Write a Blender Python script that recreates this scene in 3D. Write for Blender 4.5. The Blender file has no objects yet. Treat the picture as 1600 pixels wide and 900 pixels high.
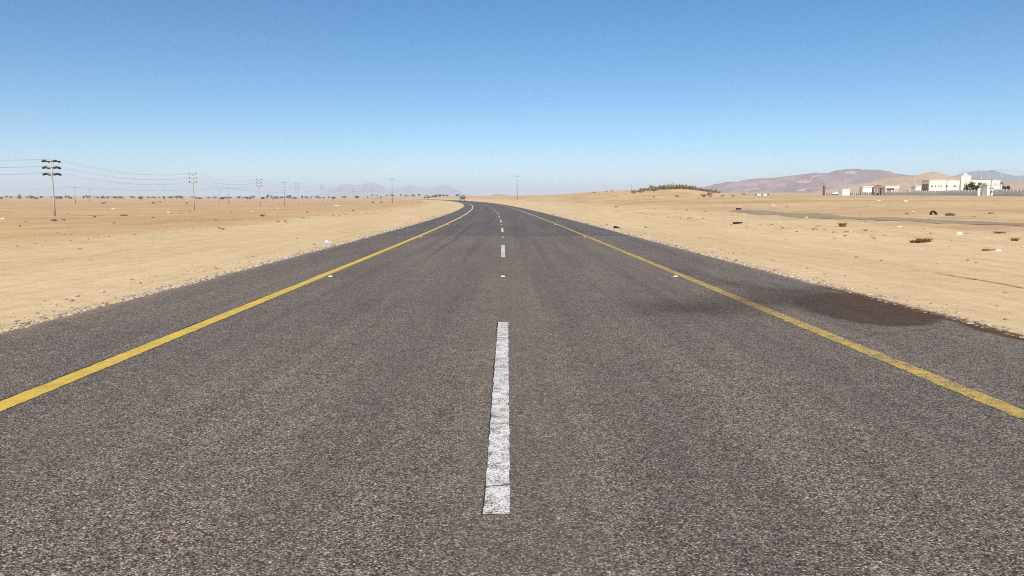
import bpy, math, random
from mathutils import Vector, Matrix, noise
from mathutils.bvhtree import BVHTree

random.seed(11)
S = bpy.context.scene
COL = S.collection
R = math.radians
F, CAM_H = 1200.0, 1.5
PITCH = math.atan(142 / F)
CP, SP = math.cos(PITCH), math.sin(PITCH)
CAM = Vector((0, 0, CAM_H))

# ------------------------------------------------------------------ helpers
def clamp(v, a=0., b=1.): return max(a, min(b, v))
def ss(a, b, v):
    t = clamp((v - a) / (b - a)); return t * t * (3 - 2 * t)
def lerp(a, b, t): return a + (b - a) * t
def interp(pts, x):
    if x <= pts[0][0]: return pts[0][1]
    for (a, b), (c, d) in zip(pts, pts[1:]):
        if x <= c: return b + (d - b) * (x - a) / (c - a)
    return pts[-1][1]
def fbm(x, y, z=0., o=4): return noise.fractal(Vector((x, y, z)), 1.0, 2.0, o, noise_basis='PERLIN_ORIGINAL')

class MB:
    """collects boxes, tubes, faces; build() links them as one mesh object"""
    def __init__(s): s.v, s.f, s.m = [], [], []
    def face(s, pts, mi=0):
        n = len(s.v); s.v += [tuple(p) for p in pts]; s.f.append(tuple(range(n, n + len(pts)))); s.m.append(mi)
    def box(s, c, d, mi=0, rz=0., taper=1.0):
        n = len(s.v); cz, sz = math.cos(rz), math.sin(rz)
        for k in (-1, 1):
            t = 1.0 if k < 0 else taper
            for i, j in ((-1, -1), (1, -1), (1, 1), (-1, 1)):
                x, y = i * d[0] / 2 * t, j * d[1] / 2 * t
                s.v.append((c[0] + x * cz - y * sz, c[1] + x * sz + y * cz, c[2] + k * d[2] / 2))
        for q in ((3, 2, 1, 0), (4, 5, 6, 7), (0, 1, 5, 4), (1, 2, 6, 5), (2, 3, 7, 6), (3, 0, 4, 7)):
            s.f.append(tuple(n + a for a in q)); s.m.append(mi)
    def rbox(s, c, d, b, mi=0, rz=0.):
        """box whose vertical edges and rims are chamfered by b"""
        n0 = len(s.v); cz, sz = math.cos(rz), math.sin(rz)
        def ring(hx, hy, z, bb):
            pts = [(-hx + bb, -hy), (hx - bb, -hy), (hx, -hy + bb), (hx, hy - bb), (hx - bb, hy), (-hx + bb, hy), (-hx, hy - bb), (-hx, -hy + bb)]
            n = len(s.v)
            for x, y in pts: s.v.append((c[0] + x * cz - y * sz, c[1] + x * sz + y * cz, c[2] + z))
            return n
        hx, hy, hz = d[0] / 2, d[1] / 2, d[2] / 2
        rs = [ring(hx - b, hy - b, -hz, b * .5), ring(hx, hy, -hz + b, b), ring(hx, hy, hz - b, b), ring(hx - b, hy - b, hz, b * .5)]
        s.f.append(tuple(rs[0] + k for k in range(7, -1, -1))); s.m.append(mi)
        for a, q in zip(rs, rs[1:]):
            for k in range(8):
                s.f.append((a + k, a + (k + 1) % 8, q + (k + 1) % 8, q + k)); s.m.append(mi)
        s.f.append(tuple(rs[3] + k for k in range(8))); s.m.append(mi)
    def tube(s, pts, radii, n=8, mi=0, cap=True):
        pts = [Vector(p) for p in pts]
        if not hasattr(radii, '__len__'): radii = [radii] * len(pts)
        rings = []
        for i, p in enumerate(pts):
            d = (pts[min(i + 1, len(pts) - 1)] - pts[max(i - 1, 0)]).normalized()
            a = d.cross(Vector((0, 0, 1)))
            if a.length < 1e-3: a = Vector((1, 0, 0))
            a.normalize(); b = d.cross(a); q = len(s.v); rings.append(q)
            for k in range(n):
                t = 2 * math.pi * k / n
                s.v.append(tuple(p + (a * math.cos(t) + b * math.sin(t)) * radii[i]))
        for a, b in zip(rings, rings[1:]):
            for k in range(n):
                s.f.append((a + k, a + (k + 1) % n, b + (k + 1) % n, b + k)); s.m.append(mi)
        if cap:
            s.f.append(tuple(rings[0] + k for k in range(n))[::-1]); s.m.append(mi)
            s.f.append(tuple(rings[-1] + k for k in range(n))); s.m.append(mi)
    def lathe(s, prof, c=(0, 0, 0), n=12, mi=0):
        rings = []
        for r, z in prof:
            rings.append(len(s.v))
            for k in range(n):
                t = 2 * math.pi * k / n; s.v.append((c[0] + r * math.cos(t), c[1] + r * math.sin(t), c[2] + z))
        for a, b in zip(rings, rings[1:]):
            for k in range(n):
                s.f.append((a + k, a + (k + 1) % n, b + (k + 1) % n, b + k)); s.m.append(mi)
        s.f.append(tuple(rings[0] + k for k in range(n))[::-1]); s.m.append(mi)
        s.f.append(tuple(rings[-1] + k for k in range(n))); s.m.append(mi)
    def rock(s, c, r, seed, sq=(1, 1, .7), mi=0, sub=1):
        n = len(s.v); V, Fc = ICO[sub]
        for v in V:
            k = 1 + .45 * noise.noise(Vector(v) * 1.3 + Vector((seed * 7.13, seed * 3.1, seed)))
            s.v.append((c[0] + v[0] * r * k * sq[0], c[1] + v[1] * r * k * sq[1], c[2] + v[2] * r * k * sq[2]))
        for f in Fc: s.f.append(tuple(n + a for a in f)); s.m.append(mi)
    def build(s, name, mats, parent=None, smooth=False, loc=None):
        me = bpy.data.meshes.new(name); me.from_pydata(s.v, [], s.f)
        for m in (mats if isinstance(mats, (list, tuple)) else [mats]): me.materials.append(m)
        if len(me.materials) > 1: me.polygons.foreach_set('material_index', s.m)
        if smooth: me.polygons.foreach_set('use_smooth', [True] * len(s.f))
        me.update()
        o = bpy.data.objects.new(name, me); COL.objects.link(o)
        if parent: o.parent = parent
        if loc: o.location = loc
        return o
def _ico():
    t = (1 + 5 ** .5) / 2
    V = [Vector(v).normalized() for v in ((-1, t, 0), (1, t, 0), (-1, -t, 0), (1, -t, 0), (0, -1, t), (0, 1, t), (0, -1, -t), (0, 1, -t), (t, 0, -1), (t, 0, 1), (-t, 0, -1), (-t, 0, 1))]
    Fc = [(0, 11, 5), (0, 5, 1), (0, 1, 7), (0, 7, 10), (0, 10, 11), (1, 5, 9), (5, 11, 4), (11, 10, 2), (10, 7, 6), (7, 1, 8), (3, 9, 4), (3, 4, 2), (3, 2, 6), (3, 6, 8), (3, 8, 9), (4, 9, 5), (2, 4, 11), (6, 2, 10), (8, 6, 7), (9, 8, 1)]
    out = [(list(V), list(Fc))]
    for _ in range(2):
        V2, F2, mem = list(V), [], {}
        def mid(a, b):
            k = (min(a, b), max(a, b))
            if k not in mem: mem[k] = len(V2); V2.append(((V2[a] + V2[b]) / 2).normalized())
            return mem[k]
        for a, b, c in Fc:
            x, y, z = mid(a, b), mid(b, c), mid(c, a); F2 += [(a, x, z), (b, y, x), (c, z, y), (x, y, z)]
        V, Fc = V2, F2; out.append((list(V), list(Fc)))
    return out
ICO = _ico()

def tag(o, label, cat, group=None, kind=None):
    o['label'] = label; o['category'] = cat
    if group: o['group'] = group
    if kind: o['kind'] = kind
    return o
def struct(o, label=None, cat=None):
    o['kind'] = 'structure'
    if label: o['label'] = label
    if cat: o['category'] = cat
    return o
def empty(name, loc, rz=0.):
    o = bpy.data.objects.new(name, None); COL.objects.link(o); o.location = loc; o.rotation_euler = (0, 0, rz); o.empty_display_size = .2
    return o
def copy_tree(o, parent=None):
    c = o.copy(); COL.objects.link(c)
    if parent: c.parent = parent
    for ch in [x for x in COL.objects if x.parent == o]: copy_tree(ch, c)
    return c
ORD = 'first second third fourth fifth sixth seventh eighth ninth tenth eleventh twelfth thirteenth fourteenth fifteenth sixteenth seventeenth eighteenth nineteenth twentieth'.split()
def ordw(i):
    if i < 20: return ORD[i]
    t = ['', '', 'twenty', 'thirty', 'forty', 'fifty'][(i + 1) // 10]
    r = (i + 1) % 10
    return {'twenty': 'twentieth', 'thirty': 'thirtieth', 'forty': 'fortieth', 'fifty': 'fiftieth'}[t] if r == 0 else t + '-' + ORD[r - 1]

# ------------------------------------------------------------------ materials
class NT:
    def __init__(s, name):
        s.mat = bpy.data.materials.new(name); s.mat.use_nodes = True
        s.t = s.mat.node_tree; s.b = s.t.nodes['Principled BSDF']; s.out = s.t.nodes['Material Output']
    def n(s, typ, ins=None, **kw):
        x = s.t.nodes.new(typ)
        for k, v in kw.items(): setattr(x, k, v)
        for k, v in (ins or {}).items():
            if isinstance(v, bpy.types.NodeSocket): s.t.links.new(v, x.inputs[k])
            else: x.inputs[k].default_value = v
        return x
    def link(s, a, b): s.t.links.new(a, b)
    def obj(s): return s.n('ShaderNodeTexCoord').outputs['Object']
    def mp(s, vec, sc=(1, 1, 1), loc=(0, 0, 0)): return s.n('ShaderNodeMapping', {'Vector': vec, 'Scale': sc, 'Location': loc}).outputs[0]
    def noise(s, vec, scale, detail=4, rough=.55, dist=0.): return s.n('ShaderNodeTexNoise', {'Vector': vec, 'Scale': scale, 'Detail': detail, 'Roughness': rough, 'Distortion': dist}).outputs[0]
    def ramp(s, fac, stops, mode='LINEAR'):
        x = s.n('ShaderNodeValToRGB', {'Fac': fac}); e = x.color_ramp.elements; x.color_ramp.interpolation = mode
        while len(e) < len(stops): e.new(.5)
        for el, (p, c) in zip(e, stops):
            el.position = p; el.color = (*c, 1) if hasattr(c, '__len__') else (c, c, c, 1)
        return x.outputs[0]
    def mix(s, fac, a, b, mode='MIX'):
        x = s.n('ShaderNodeMix', data_type='RGBA', blend_type=mode)
        for i, v in ((0, fac), (6, a), (7, b)):
            if isinstance(v, bpy.types.NodeSocket): s.link(v, x.inputs[i])
            else: x.inputs[i].default_value = v if i == 0 else (*v, 1)
        return x.outputs[2]
    def math(s, op, a, b=0., c=0., cl=False):
        x = s.n('ShaderNodeMath', operation=op, use_clamp=cl)
        for i, v in enumerate((a, b, c)):
            if isinstance(v, bpy.types.NodeSocket): s.link(v, x.inputs[i])
            else: x.inputs[i].default_value = v
        return x.outputs[0]
    def mr(s, v, a, b, c=0., d=1.):
        return s.n('ShaderNodeMapRange', {0: v, 1: a, 2: b, 3: c, 4: d}, interpolation_type='SMOOTHSTEP').outputs[0]
    def done(s, color=None, rough=.8, bump=None, bd=.01, bs=.5, metal=0., spec=.3):
        if color is not None:
            if isinstance(color, bpy.types.NodeSocket): s.link(color, s.b.inputs['Base Color'])
            else: s.b.inputs['Base Color'].default_value = (*color, 1)
        if isinstance(rough, bpy.types.NodeSocket): s.link(rough, s.b.inputs['Roughness'])
        else: s.b.inputs['Roughness'].default_value = rough
        s.b.inputs['Metallic'].default_value = metal
        s.b.inputs['Specular IOR Level'].default_value = spec
        if bump is not None:
            x = s.n('ShaderNodeBump', {'Height': bump, 'Distance': bd, 'Strength': bs}); s.link(x.outputs[0], s.b.inputs['Normal'])
        return s.mat
def simple(name, col, rough=.7, var=.25, scale=6., bd=.01, metal=0., spec=.3, alt=None):
    t = NT(name); o = t.obj(); nz = t.noise(o, scale, 5)
    c = t.mix(t.mr(nz, .35, .68), tuple(x * (1 - var) for x in col), alt or tuple(min(1, x * (1 + var)) for x in col))
    return t.done(c, rough, nz, bd, .4, metal, spec)
def islands(name, cols, rough=.85, bump_scale=25., bd=.006, spec=.2):
    t = NT(name); g = t.n('ShaderNodeNewGeometry').outputs['Random Per Island']
    c = t.ramp(g, [(i / max(1, len(cols) - 1), q) for i, q in enumerate(cols)])
    nz = t.noise(t.obj(), bump_scale, 3); c = t.mix(t.mr(nz, .3, .7), c, t.mix(.35, c, (.12, .09, .06)))
    return t.done(c, rough, nz, bd, .5, spec=spec)
def leaves(name, a, b, c, rough=.75):
    t = NT(name); g = t.n('ShaderNodeNewGeometry').outputs['Random Per Island']
    col = t.ramp(g, [(0, a), (.5, b), (1, c)])
    return t.done(col, rough, spec=.15)

def asphalt_nodes(t, o):
    warp = o
    v = t.n('ShaderNodeTexVoronoi', {'Vector': warp, 'Scale': 120.}, feature='F1')
    rgb = t.n('ShaderNodeSeparateColor', {0: v.outputs['Color']})
    chips = t.ramp(rgb.outputs[0], [(0, (.022, .019, .018)), (.20, (.055, .047, .043)), (.5, (.158, .137, .123)), (.78, (.245, .212, .188)), (.92, (.37, .32, .275)), (1, (.56, .49, .41))])
    warm = t.ramp(rgb.outputs[1], [(0, (1, 1, 1)), (.72, (1, 1, 1)), (.88, (1.08, .98, .86)), (.975, (1.0, .82, .70)), (1, (1.2, .76, .58))])
    chips = t.mix(1., chips, warm, 'MULTIPLY')
    v2 = t.n('ShaderNodeTexVoronoi', {'Vector': o, 'Scale': 34.}, feature='F1')
    r2 = t.n('ShaderNodeSeparateColor', {0: v2.outputs['Color']})
    big = t.math('MULTIPLY', t.mr(r2.outputs[0], .86, .9), t.mr(v2.outputs['Distance'], .38, .26))
    bigc = t.ramp(r2.outputs[1], [(0, (.035, .03, .03)), (.45, (.07, .06, .055)), (.55, (.30, .26, .22)), (.85, (.36, .31, .26)), (1, (.34, .19, .12))], 'CONSTANT')
    c = t.mix(t.math('MULTIPLY', big, .75), chips, bigc)
    gap = t.mr(v.outputs['Distance'], .50, .75)
    c = t.mix(t.math('MULTIPLY', gap, .6), c, (.03, .027, .026))
    grain = t.noise(o, 34., 4, .75); c = t.mix(1., c, t.ramp(grain, [(.28, .62), (.5, 1.), (.72, 1.42)]), 'MULTIPLY')
    pitn = t.noise(o, 7.5, 5, .7); c = t.mix(1., c, t.ramp(pitn, [(.28, .78), (.5, 1.), (.75, 1.2)]), 'MULTIPLY')
    patch = t.noise(t.mp(o, (.55, .13, 1)), 1.0, 5, .6); c = t.mix(1., c, t.ramp(patch, [(.25, (.80, .79, .80)), (.5, (1, 1, 1)), (.78, (1.20, 1.16, 1.08))]), 'MULTIPLY')
    blot = t.noise(o, .9, 4, .6); c = t.mix(t.mr(blot, .60, .78, 0, .30), c, (.17, .135, .10))
    dk = t.noise(o, 1.7, 3, .6, .6); c = t.mix(t.mr(dk, .66, .78, 0, .35), c, (.06, .055, .055))
    h = t.math('ADD', t.math('MULTIPLY', v.outputs['Distance'], -1.), t.math('MULTIPLY', grain, .9))
    return c, h

def make_materials():
    M = {}
    # asphalt
    t = NT('asphalt'); o = t.obj(); c, h = asphalt_nodes(t, o)
    lat = t.n('ShaderNodeAttribute', attribute_name='lateral').outputs['Fac']
    wob = t.math('ADD', lat, t.math('MULTIPLY', t.math('SUBTRACT', t.noise(t.mp(o, (.3, .05, 1)), 1., 3), .5), .8))
    # polished wheel paths, oil streak between them, dusty verge of the shoulders
    def band(c0, w): return t.mr(t.math('ABSOLUTE', t.math('SUBTRACT', wob, c0)), w, w * .25)
    wheel = t.math('MAXIMUM', t.math('MAXIMUM', band(1.0, .5), band(2.7, .5)), t.math('MAXIMUM', band(-1.0, .5), band(-2.7, .5)))
    c = t.mix(t.math('MULTIPLY', wheel, .16), c, (.085, .074, .068))
    lw = t.noise(t.mp(o, (3.2, .06, 1)), 1., 4, .6); c = t.mix(1., c, t.ramp(lw, [(.28, .84), (.5, 1.), (.72, 1.14)]), 'MULTIPLY')
    c = t.mix(t.math('MULTIPLY', band(.05, .7), .22), c, (.185, .15, .115))
    dust = t.mr(t.math('ADD', t.math('ABSOLUTE', lat), t.math('MULTIPLY', t.noise(o, 3., 5, .7), .8)), 5.85, 6.5)
    c = t.mix(t.math('MULTIPLY', dust, .6), c, (.36, .28, .19))
    # resurfacing joint: browner old wearing course on this side of it
    yy = t.n('ShaderNodeSeparateXYZ', {0: o}).outputs[1]
    jj = t.math('ADD', yy, t.math('MULTIPLY', t.noise(o, 1.2, 3), .8))
    c = t.mix(1., c, t.mix(t.mr(jj, 34.6, 35.2), (1.05, 1.0, .93), (.86, .86, .88)), 'MULTIPLY')
    jl = t.math('MULTIPLY', t.mr(t.math('ABSOLUTE', t.math('SUBTRACT', jj, 34.9)), .35, .08), t.mr(lat, -.6, .2)); c = t.mix(t.math('MULTIPLY', jl, .55), c, (.05, .045, .045))
    sm = t.math('MULTIPLY', t.mr(t.math('ABSOLUTE', t.math('ADD', wob, 2.05)), .10, .03), t.mr(t.math('ABSOLUTE', t.math('SUBTRACT', yy, 37.)), 18., 10.)); c = t.mix(t.math('MULTIPLY', sm, .45), c, (.05, .045, .045))
    # hairline cracks
    vc = t.n('ShaderNodeTexVoronoi', {'Vector': t.mix(.12, o, t.n('ShaderNodeTexNoise', {'Vector': o, 'Scale': 2.2, 'Detail': 4.}).outputs[1]), 'Scale': .33}, feature='DISTANCE_TO_EDGE').outputs[0]
    ck = t.math('MULTIPLY', t.mr(vc, .006, .0015), t.mr(t.noise(o, .35, 2), .52, .62))
    c = t.mix(t.math('MULTIPLY', ck, .32), c, (.022, .02, .02))
    M['asphalt'] = t.done(c, .82, h, .006, .55, spec=.35)
    # road paints: worn, showing the chips beneath
    def paint(name, col, dark, wear, far=None):
        t = NT(name); o = t.obj(); ac, h = asphalt_nodes(t, o)
        n1 = t.noise(o, 85., 3, .8); n2 = t.noise(t.mp(o, (1, 1.0, 1)), 9., 4, .7)
        tot = t.math('ADD', t.math('MULTIPLY', n1, .75), t.math('MULTIPLY', n2, .4))
        cov = t.mr(tot, wear, wear + .05)
        dirt = t.mix(t.mr(t.noise(o, 4., 5, .7), .35, .7), col, dark)
        if far: dirt = t.mix(t.mr(t.n('ShaderNodeSeparateXYZ', {0: o}).outputs[1], 30., 120.), dirt, far)   # colour turns paler further along the road
        cx = t.noise(t.mp(o, (1.2, 7., 1)), 1.6, 3, .5, .5)   # cross cracks in the paint film
        crack = t.mr(t.math('ABSOLUTE', t.math('SUBTRACT', cx, .5)), .012, .004)
        c = t.mix(cov, t.mix(.12, ac, dark), dirt); c = t.mix(t.math('MULTIPLY', crack, .22), c, (.06, .055, .05))
        sp = t.n('ShaderNodeSeparateXYZ', {0: o}); cy = t.math('ADD', t.math('ADD', sp.outputs[1], t.math('MULTIPLY', sp.outputs[0], -.35)), t.math('MULTIPLY', t.noise(o, 22., 3), .06))
        c = t.mix(t.math('MULTIPLY', t.mr(t.math('ABSOLUTE', t.math('SUBTRACT', cy, 4.0)), .016, .006), .9), c, (.05, .045, .042))   # open crack across the film
        return t.done(c, .7, h, .004, .45, spec=.3)
    M['white_paint'] = paint('worn_white_road_paint', (.80, .78, .75), (.66, .64, .60), .53)
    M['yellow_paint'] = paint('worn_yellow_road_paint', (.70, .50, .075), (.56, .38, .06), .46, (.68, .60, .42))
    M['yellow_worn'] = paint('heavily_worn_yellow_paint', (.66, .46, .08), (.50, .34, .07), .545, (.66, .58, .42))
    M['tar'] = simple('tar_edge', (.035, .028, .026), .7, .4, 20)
    # sand
    t = NT('desert_sand'); o = t.obj(); lat = t.n('ShaderNodeAttribute', attribute_name='lateral').outputs['Fac']
    sep = t.n('ShaderNodeSeparateXYZ', {0: o}); y = sep.outputs[1]
    wob = t.math('ADD', lat, t.math('MULTIPLY', t.math('SUBTRACT', t.noise(t.mp(o, (.05, .05, 1)), 1., 4), .5), 12.))
    c0, c1 = (.615, .45, .25), (.675, .51, .305)
    c = t.mix(t.mr(t.noise(t.mp(o, (.16, .04, 1)), 1., 5, .6), .3, .7), c0, c1)
    leftm = t.mr(wob, -15., -24.)
    brown = t.mix(t.mr(t.noise(t.mp(o, (.02, .045, 1)), 1., 6, .65), .36, .66), (.585, .405, .21), (.49, .31, .165))
    c = t.mix(leftm, c, brown)
    # old straw coloured flats beyond the track on the other side
    rightm = t.mr(wob, 20., 34.)
    rb = t.mix(t.mr(t.noise(t.mp(o, (.02, .05, 1), (9, 3, 0)), 1., 6, .65), .38, .66), (.60, .43, .24), (.47, .305, .16))
    c = t.mix(t.math('MULTIPLY', rightm, .85), c, rb)
    # far flats go pale again
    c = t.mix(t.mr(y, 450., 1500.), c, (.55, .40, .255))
    str_ = t.noise(t.mp(o, (2.6, .10, 1)), 1., 4, .6); c = t.mix(1., c, t.ramp(str_, [(.3, .90), (.5, 1.), (.7, 1.06)]), 'MULTIPLY')
    mid = t.noise(o, 1.3, 6, .7); c = t.mix(1., c, t.ramp(mid, [(.25, .84), (.5, 1.), (.75, 1.08)]), 'MULTIPLY')
    wl = t.math('ADD', lat, t.math('MULTIPLY', t.math('SUBTRACT', t.noise(t.mp(o, (.001, .035, 1)), 1., 3), .5), 5.))
    rut = None
    for c_ in (-8.3, -9.9, -11.1, -12.7, -14.4, 8.9, 10.5, 13.0, 14.6, 19.5, 21.1, -22., -23.6):
        q_ = t.mr(t.math('ABSOLUTE', t.math('SUBTRACT', wl, c_)), .20, .07); rut = q_ if rut is None else t.math('MAXIMUM', rut, q_)
    rut = t.math('MULTIPLY', rut, t.mr(t.noise(t.mp(o, (.5, .06, 1), (3, 8, 1)), 1., 4, .65), .42, .62))
    c = t.mix(t.math('MULTIPLY', rut, .16), c, (.40, .285, .165))
    clod = t.noise(o, 4.2, 5, .75); c = t.mix(1., c, t.ramp(clod, [(.25, .86), (.5, 1.), (.75, 1.07)]), 'MULTIPLY')
    pt = t.noise(t.mp(o, (.11, .06, 1), (5, 2, 0)), 1., 5, .65); c = t.mix(t.math('MULTIPLY', t.mr(t.math('ABSOLUTE', wob), 15., 30.), t.mr(pt, .52, .66, 0, .6)), c, (.40, .265, .145))
    fine = t.noise(o, 38., 4, .8); c = t.mix(1., c, t.ramp(fine, [(.25, .78), (.5, 1.), (.75, 1.15)]), 'MULTIPLY')
    vs = t.n('ShaderNodeTexVoronoi', {'Vector': o, 'Scale': 5.5}, feature='F1'); q = t.n('ShaderNodeSeparateColor', {0: vs.outputs['Color']})
    st = t.math('MULTIPLY', t.mr(q.outputs[0], .90, .94), t.mr(vs.outputs['Distance'], .20, .13))
    c = t.mix(t.math('MULTIPLY', st, .7), c, t.ramp(q.outputs[1], [(0, (.24, .17, .11)), (.5, (.36, .27, .18)), (.75, (.70, .62, .50))], 'CONSTANT'))
    hh = t.math('ADD', t.math('ADD', t.math('MULTIPLY', mid, 1.), t.math('SUBTRACT', t.math('MULTIPLY', clod, .5), t.math('MULTIPLY', rut, .35))), t.math('ADD', t.math('MULTIPLY', fine, .22), t.math('ADD', t.math('MULTIPLY', st, .12), t.math('MULTIPLY', str_, .5))))
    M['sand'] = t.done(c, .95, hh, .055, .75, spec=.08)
    # dirt track
    t = NT('dirt_track'); o = t.obj(); a = t.n('ShaderNodeAttribute', attribute_name='cover').outputs['Fac']
    c = t.mix(t.mr(t.noise(t.mp(o, (1.2, .12, 1)), 1., 5, .65), .35, .7), (.27, .215, .16), (.36, .285, .20))
    c = t.mix(1., c, t.ramp(t.noise(o, 6., 5, .7), [(.25, .8), (.5, 1.), (.75, 1.15)]), 'MULTIPLY')
    m = t.done(c, .95, t.noise(o, 9., 4), .03, .5, spec=.1)
    al = t.mr(t.math('ADD', a, t.math('MULTIPLY', t.math('SUBTRACT', t.noise(t.mp(o, (.6, .2, 1)), 1.4, 5, .7), .5), 1.1)), .30, .55)
    tr = t.n('ShaderNodeBsdfTransparent'); mx = t.n('ShaderNodeMixShader', {0: al, 1: tr.outputs[0], 2: t.b.outputs[0]}); t.link(mx.outputs[0], t.out.inputs[0])
    M['track'] = m
    # wet stain
    t = NT('wet_asphalt'); o = t.obj(); a = t.n('ShaderNodeAttribute', attribute_name='cover').outputs['Fac']; rd = t.n('ShaderNodeAttribute', attribute_name='mud').outputs['Fac']
    v = t.n('ShaderNodeTexVoronoi', {'Vector': o, 'Scale': 95.}); q = t.n('ShaderNodeSeparateColor', {0: v.outputs['Color']})
    c = t.ramp(q.outputs[0], [(0, (.024, .017, .012)), (.6, (.062, .043, .032)), (1, (.15, .108, .08))])
    mudc = t.mix(t.mr(t.noise(o, 5., 5, .7), .35, .65), (.095, .048, .024), (.15, .075, .036))
    c = t.mix(t.math('MULTIPLY', rd, .95), c, mudc)
    m = t.done(c, t.mr(t.noise(o, 3., 4), .3, .7, .55, .8), t.noise(o, 90., 3), .003, .3, spec=.12)
    al = t.math('MULTIPLY', a, t.mr(t.noise(o, 14., 5, .8), .1, .45, .72, 1.), cl=True)
    tr = t.n('ShaderNodeBsdfTransparent'); mx = t.n('ShaderNodeMixShader', {0: al, 1: tr.outputs[0], 2: t.b.outputs[0]}); t.link(mx.outputs[0], t.out.inputs[0])
    M['wet'] = m
    # rock of the hills
    def rocky(name, a, b, sandc, amt, sc):
        t = NT(name); o = t.obj(); n1 = t.noise(o, sc, 7, .62); n2 = t.noise(o, sc * 6, 6, .65)
        c = t.mix(t.mr(n1, .38, .62), a, b); c = t.mix(1., c, t.ramp(n2, [(.25, .82), (.5, 1.), (.75, 1.15)]), 'MULTIPLY')
        s_ = t.mr(t.noise(t.mp(o, (1, 1, 2.5), (31, 7, 2)), sc * 1.7, 6, .6), .58 - amt, .68 - amt); c = t.mix(s_, c, sandc)
        return t.done(c, .95, n2, 8., .6, spec=.05)
    M['hill'] = rocky('dark_hill_rock', (.25, .16, .155), (.36, .24, .225), (.52, .37, .28), .02, .0045)
    M['dune'] = rocky('pink_sand_hill', (.47, .315, .205), (.53, .375, .25), (.42, .27, .175), -.02, .009)
    M['peak'] = rocky('far_blue_rock', (.10, .08, .085), (.155, .12, .12), (.22, .17, .15), -.04, .0012)
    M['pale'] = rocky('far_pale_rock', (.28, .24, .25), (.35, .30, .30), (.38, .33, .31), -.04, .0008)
    # built things
    M['galv'] = simple('weathered_galvanised_steel', (.50, .47, .42), .6, .15, 3., metal=.25)
    M['dull_pole'] = simple('grey_steel_pole', (.30, .29, .29), .6, .2, 3., metal=.2)
    M['dark_ins'] = simple('dark_glazed_insulator', (.035, .03, .035), .3, .3, 12., spec=.5)
    M['wire'] = simple('aluminium_wire', (.42, .42, .42), .5, .1, 2., metal=.3)
    M['white_lamp'] = simple('white_lamp_housing', (.82, .82, .80), .4, .05, 3.)
    M['cream'] = simple('cream_render', (.79, .715, .615), .85, .07, .5, bd=.02)
    M['cream_dark'] = simple('beige_render', (.55, .47, .38), .85, .08, .5, bd=.02)
    M['white_wall'] = simple('white_render', (.82, .79, .73), .85, .05, .5, bd=.02)
    M['brown_wall'] = simple('brown_clad_wall', (.24, .17, .14), .8, .15, .6, bd=.02)
    M['grey_panel'] = simple('grey_precast_panel', (.80, .74, .70), .9, .12, .6, bd=.01)
    M['post'] = simple('white_concrete_post', (.84, .80, .74), .85, .08, 1.2, bd=.01)
    M['stone'] = simple('brown_stone_cladding', (.15, .10, .085), .85, .3, 1.5, bd=.05)
    M['glass'] = simple('dark_window_glass', (.03, .035, .045), .15, .2, .8, spec=.6)
    M['green_gate'] = simple('grey_green_metal', (.36, .38, .32), .55, .15, 1.)
    M['dark_int'] = simple('dark_opening', (.05, .04, .035), .9, .3, 1.)
    M['foliage'] = leaves('dark_green_leaves', (.022, .040, .012), (.045, .075, .02), (.085, .11, .03))
    M['acacia'] = leaves('dusty_acacia_leaves', (.035, .036, .022), (.055, .055, .035), (.08, .075, .045))
    M['scrub'] = leaves('grey_green_scrub_leaves', (.24, .19, .12), (.34, .275, .175), (.44, .36, .24))
    M['scrub_brown'] = leaves('brown_scrub_twigs', (.25, .165, .105), (.34, .23, .15), (.42, .30, .20))
    M['scrub_pale'] = leaves('pale_olive_leaves', (.34, .31, .17), (.44, .40, .22), (.52, .47, .28))
    M['tuft'] = leaves('yellow_dry_grass', (.20, .14, .035), (.33, .24, .06), (.42, .32, .10))
    M['straw'] = leaves('brown_dry_grass', (.23, .135, .06), (.33, .20, .09), (.42, .29, .15))
    M['bark'] = simple('grey_brown_bark', (.12, .09, .07), .9, .3, 6.)
    M['rubber'] = simple('black_rubber', (.016, .015, .015), .75, .3, 20.)
    M['charred'] = simple('charred_scrap', (.022, .018, .016), .8, .4, 9.)
    M['wood'] = simple('weathered_log', (.12, .075, .045), .9, .35, 9.)
    M['stone_brown'] = simple('brown_desert_stone', (.20, .135, .085), .9, .3, 9., bd=.02)
    M['stone_pale'] = simple('pale_desert_stone', (.62, .50, .35), .9, .15, 9., bd=.02)
    M['bag_white'] = simple('white_plastic', (.80, .80, .80), .45, .1, 9.)
    M['bag_blue'] = simple('pale_blue_plastic', (.30, .48, .62), .45, .3, 5., alt=(.68, .76, .80))
    M['gravel'] = islands('road_gravel', [(.16, .11, .08), (.34, .27, .20), (.50, .41, .30), (.58, .48, .36), (.66, .58, .47), (.28, .19, .14)])
    M['pebble'] = islands('desert_pebbles', [(.16, .10, .065), (.36, .26, .16), (.50, .38, .23), (.24, .155, .09), (.58, .48, .34), (.46, .34, .20)])
    M['truck_body'] = simple('grey_green_truck_paint', (.20, .24, .215), .5, .1, 2.)
    M['truck_box'] = simple('dull_white_truck_box', (.52, .53, .50), .6, .1, 2.)
    M['chrome'] = simple('pale_bumper', (.62, .62, .58), .4, .08, 3.)
    M['car_white'] = simple('white_car_paint', (.80, .80, .78), .35, .04, 2., spec=.5)
    M['headlamp'] = simple('clear_headlamp', (.7, .7, .66), .15, .05, 8., spec=.7)
    return M
M = make_materials()

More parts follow.
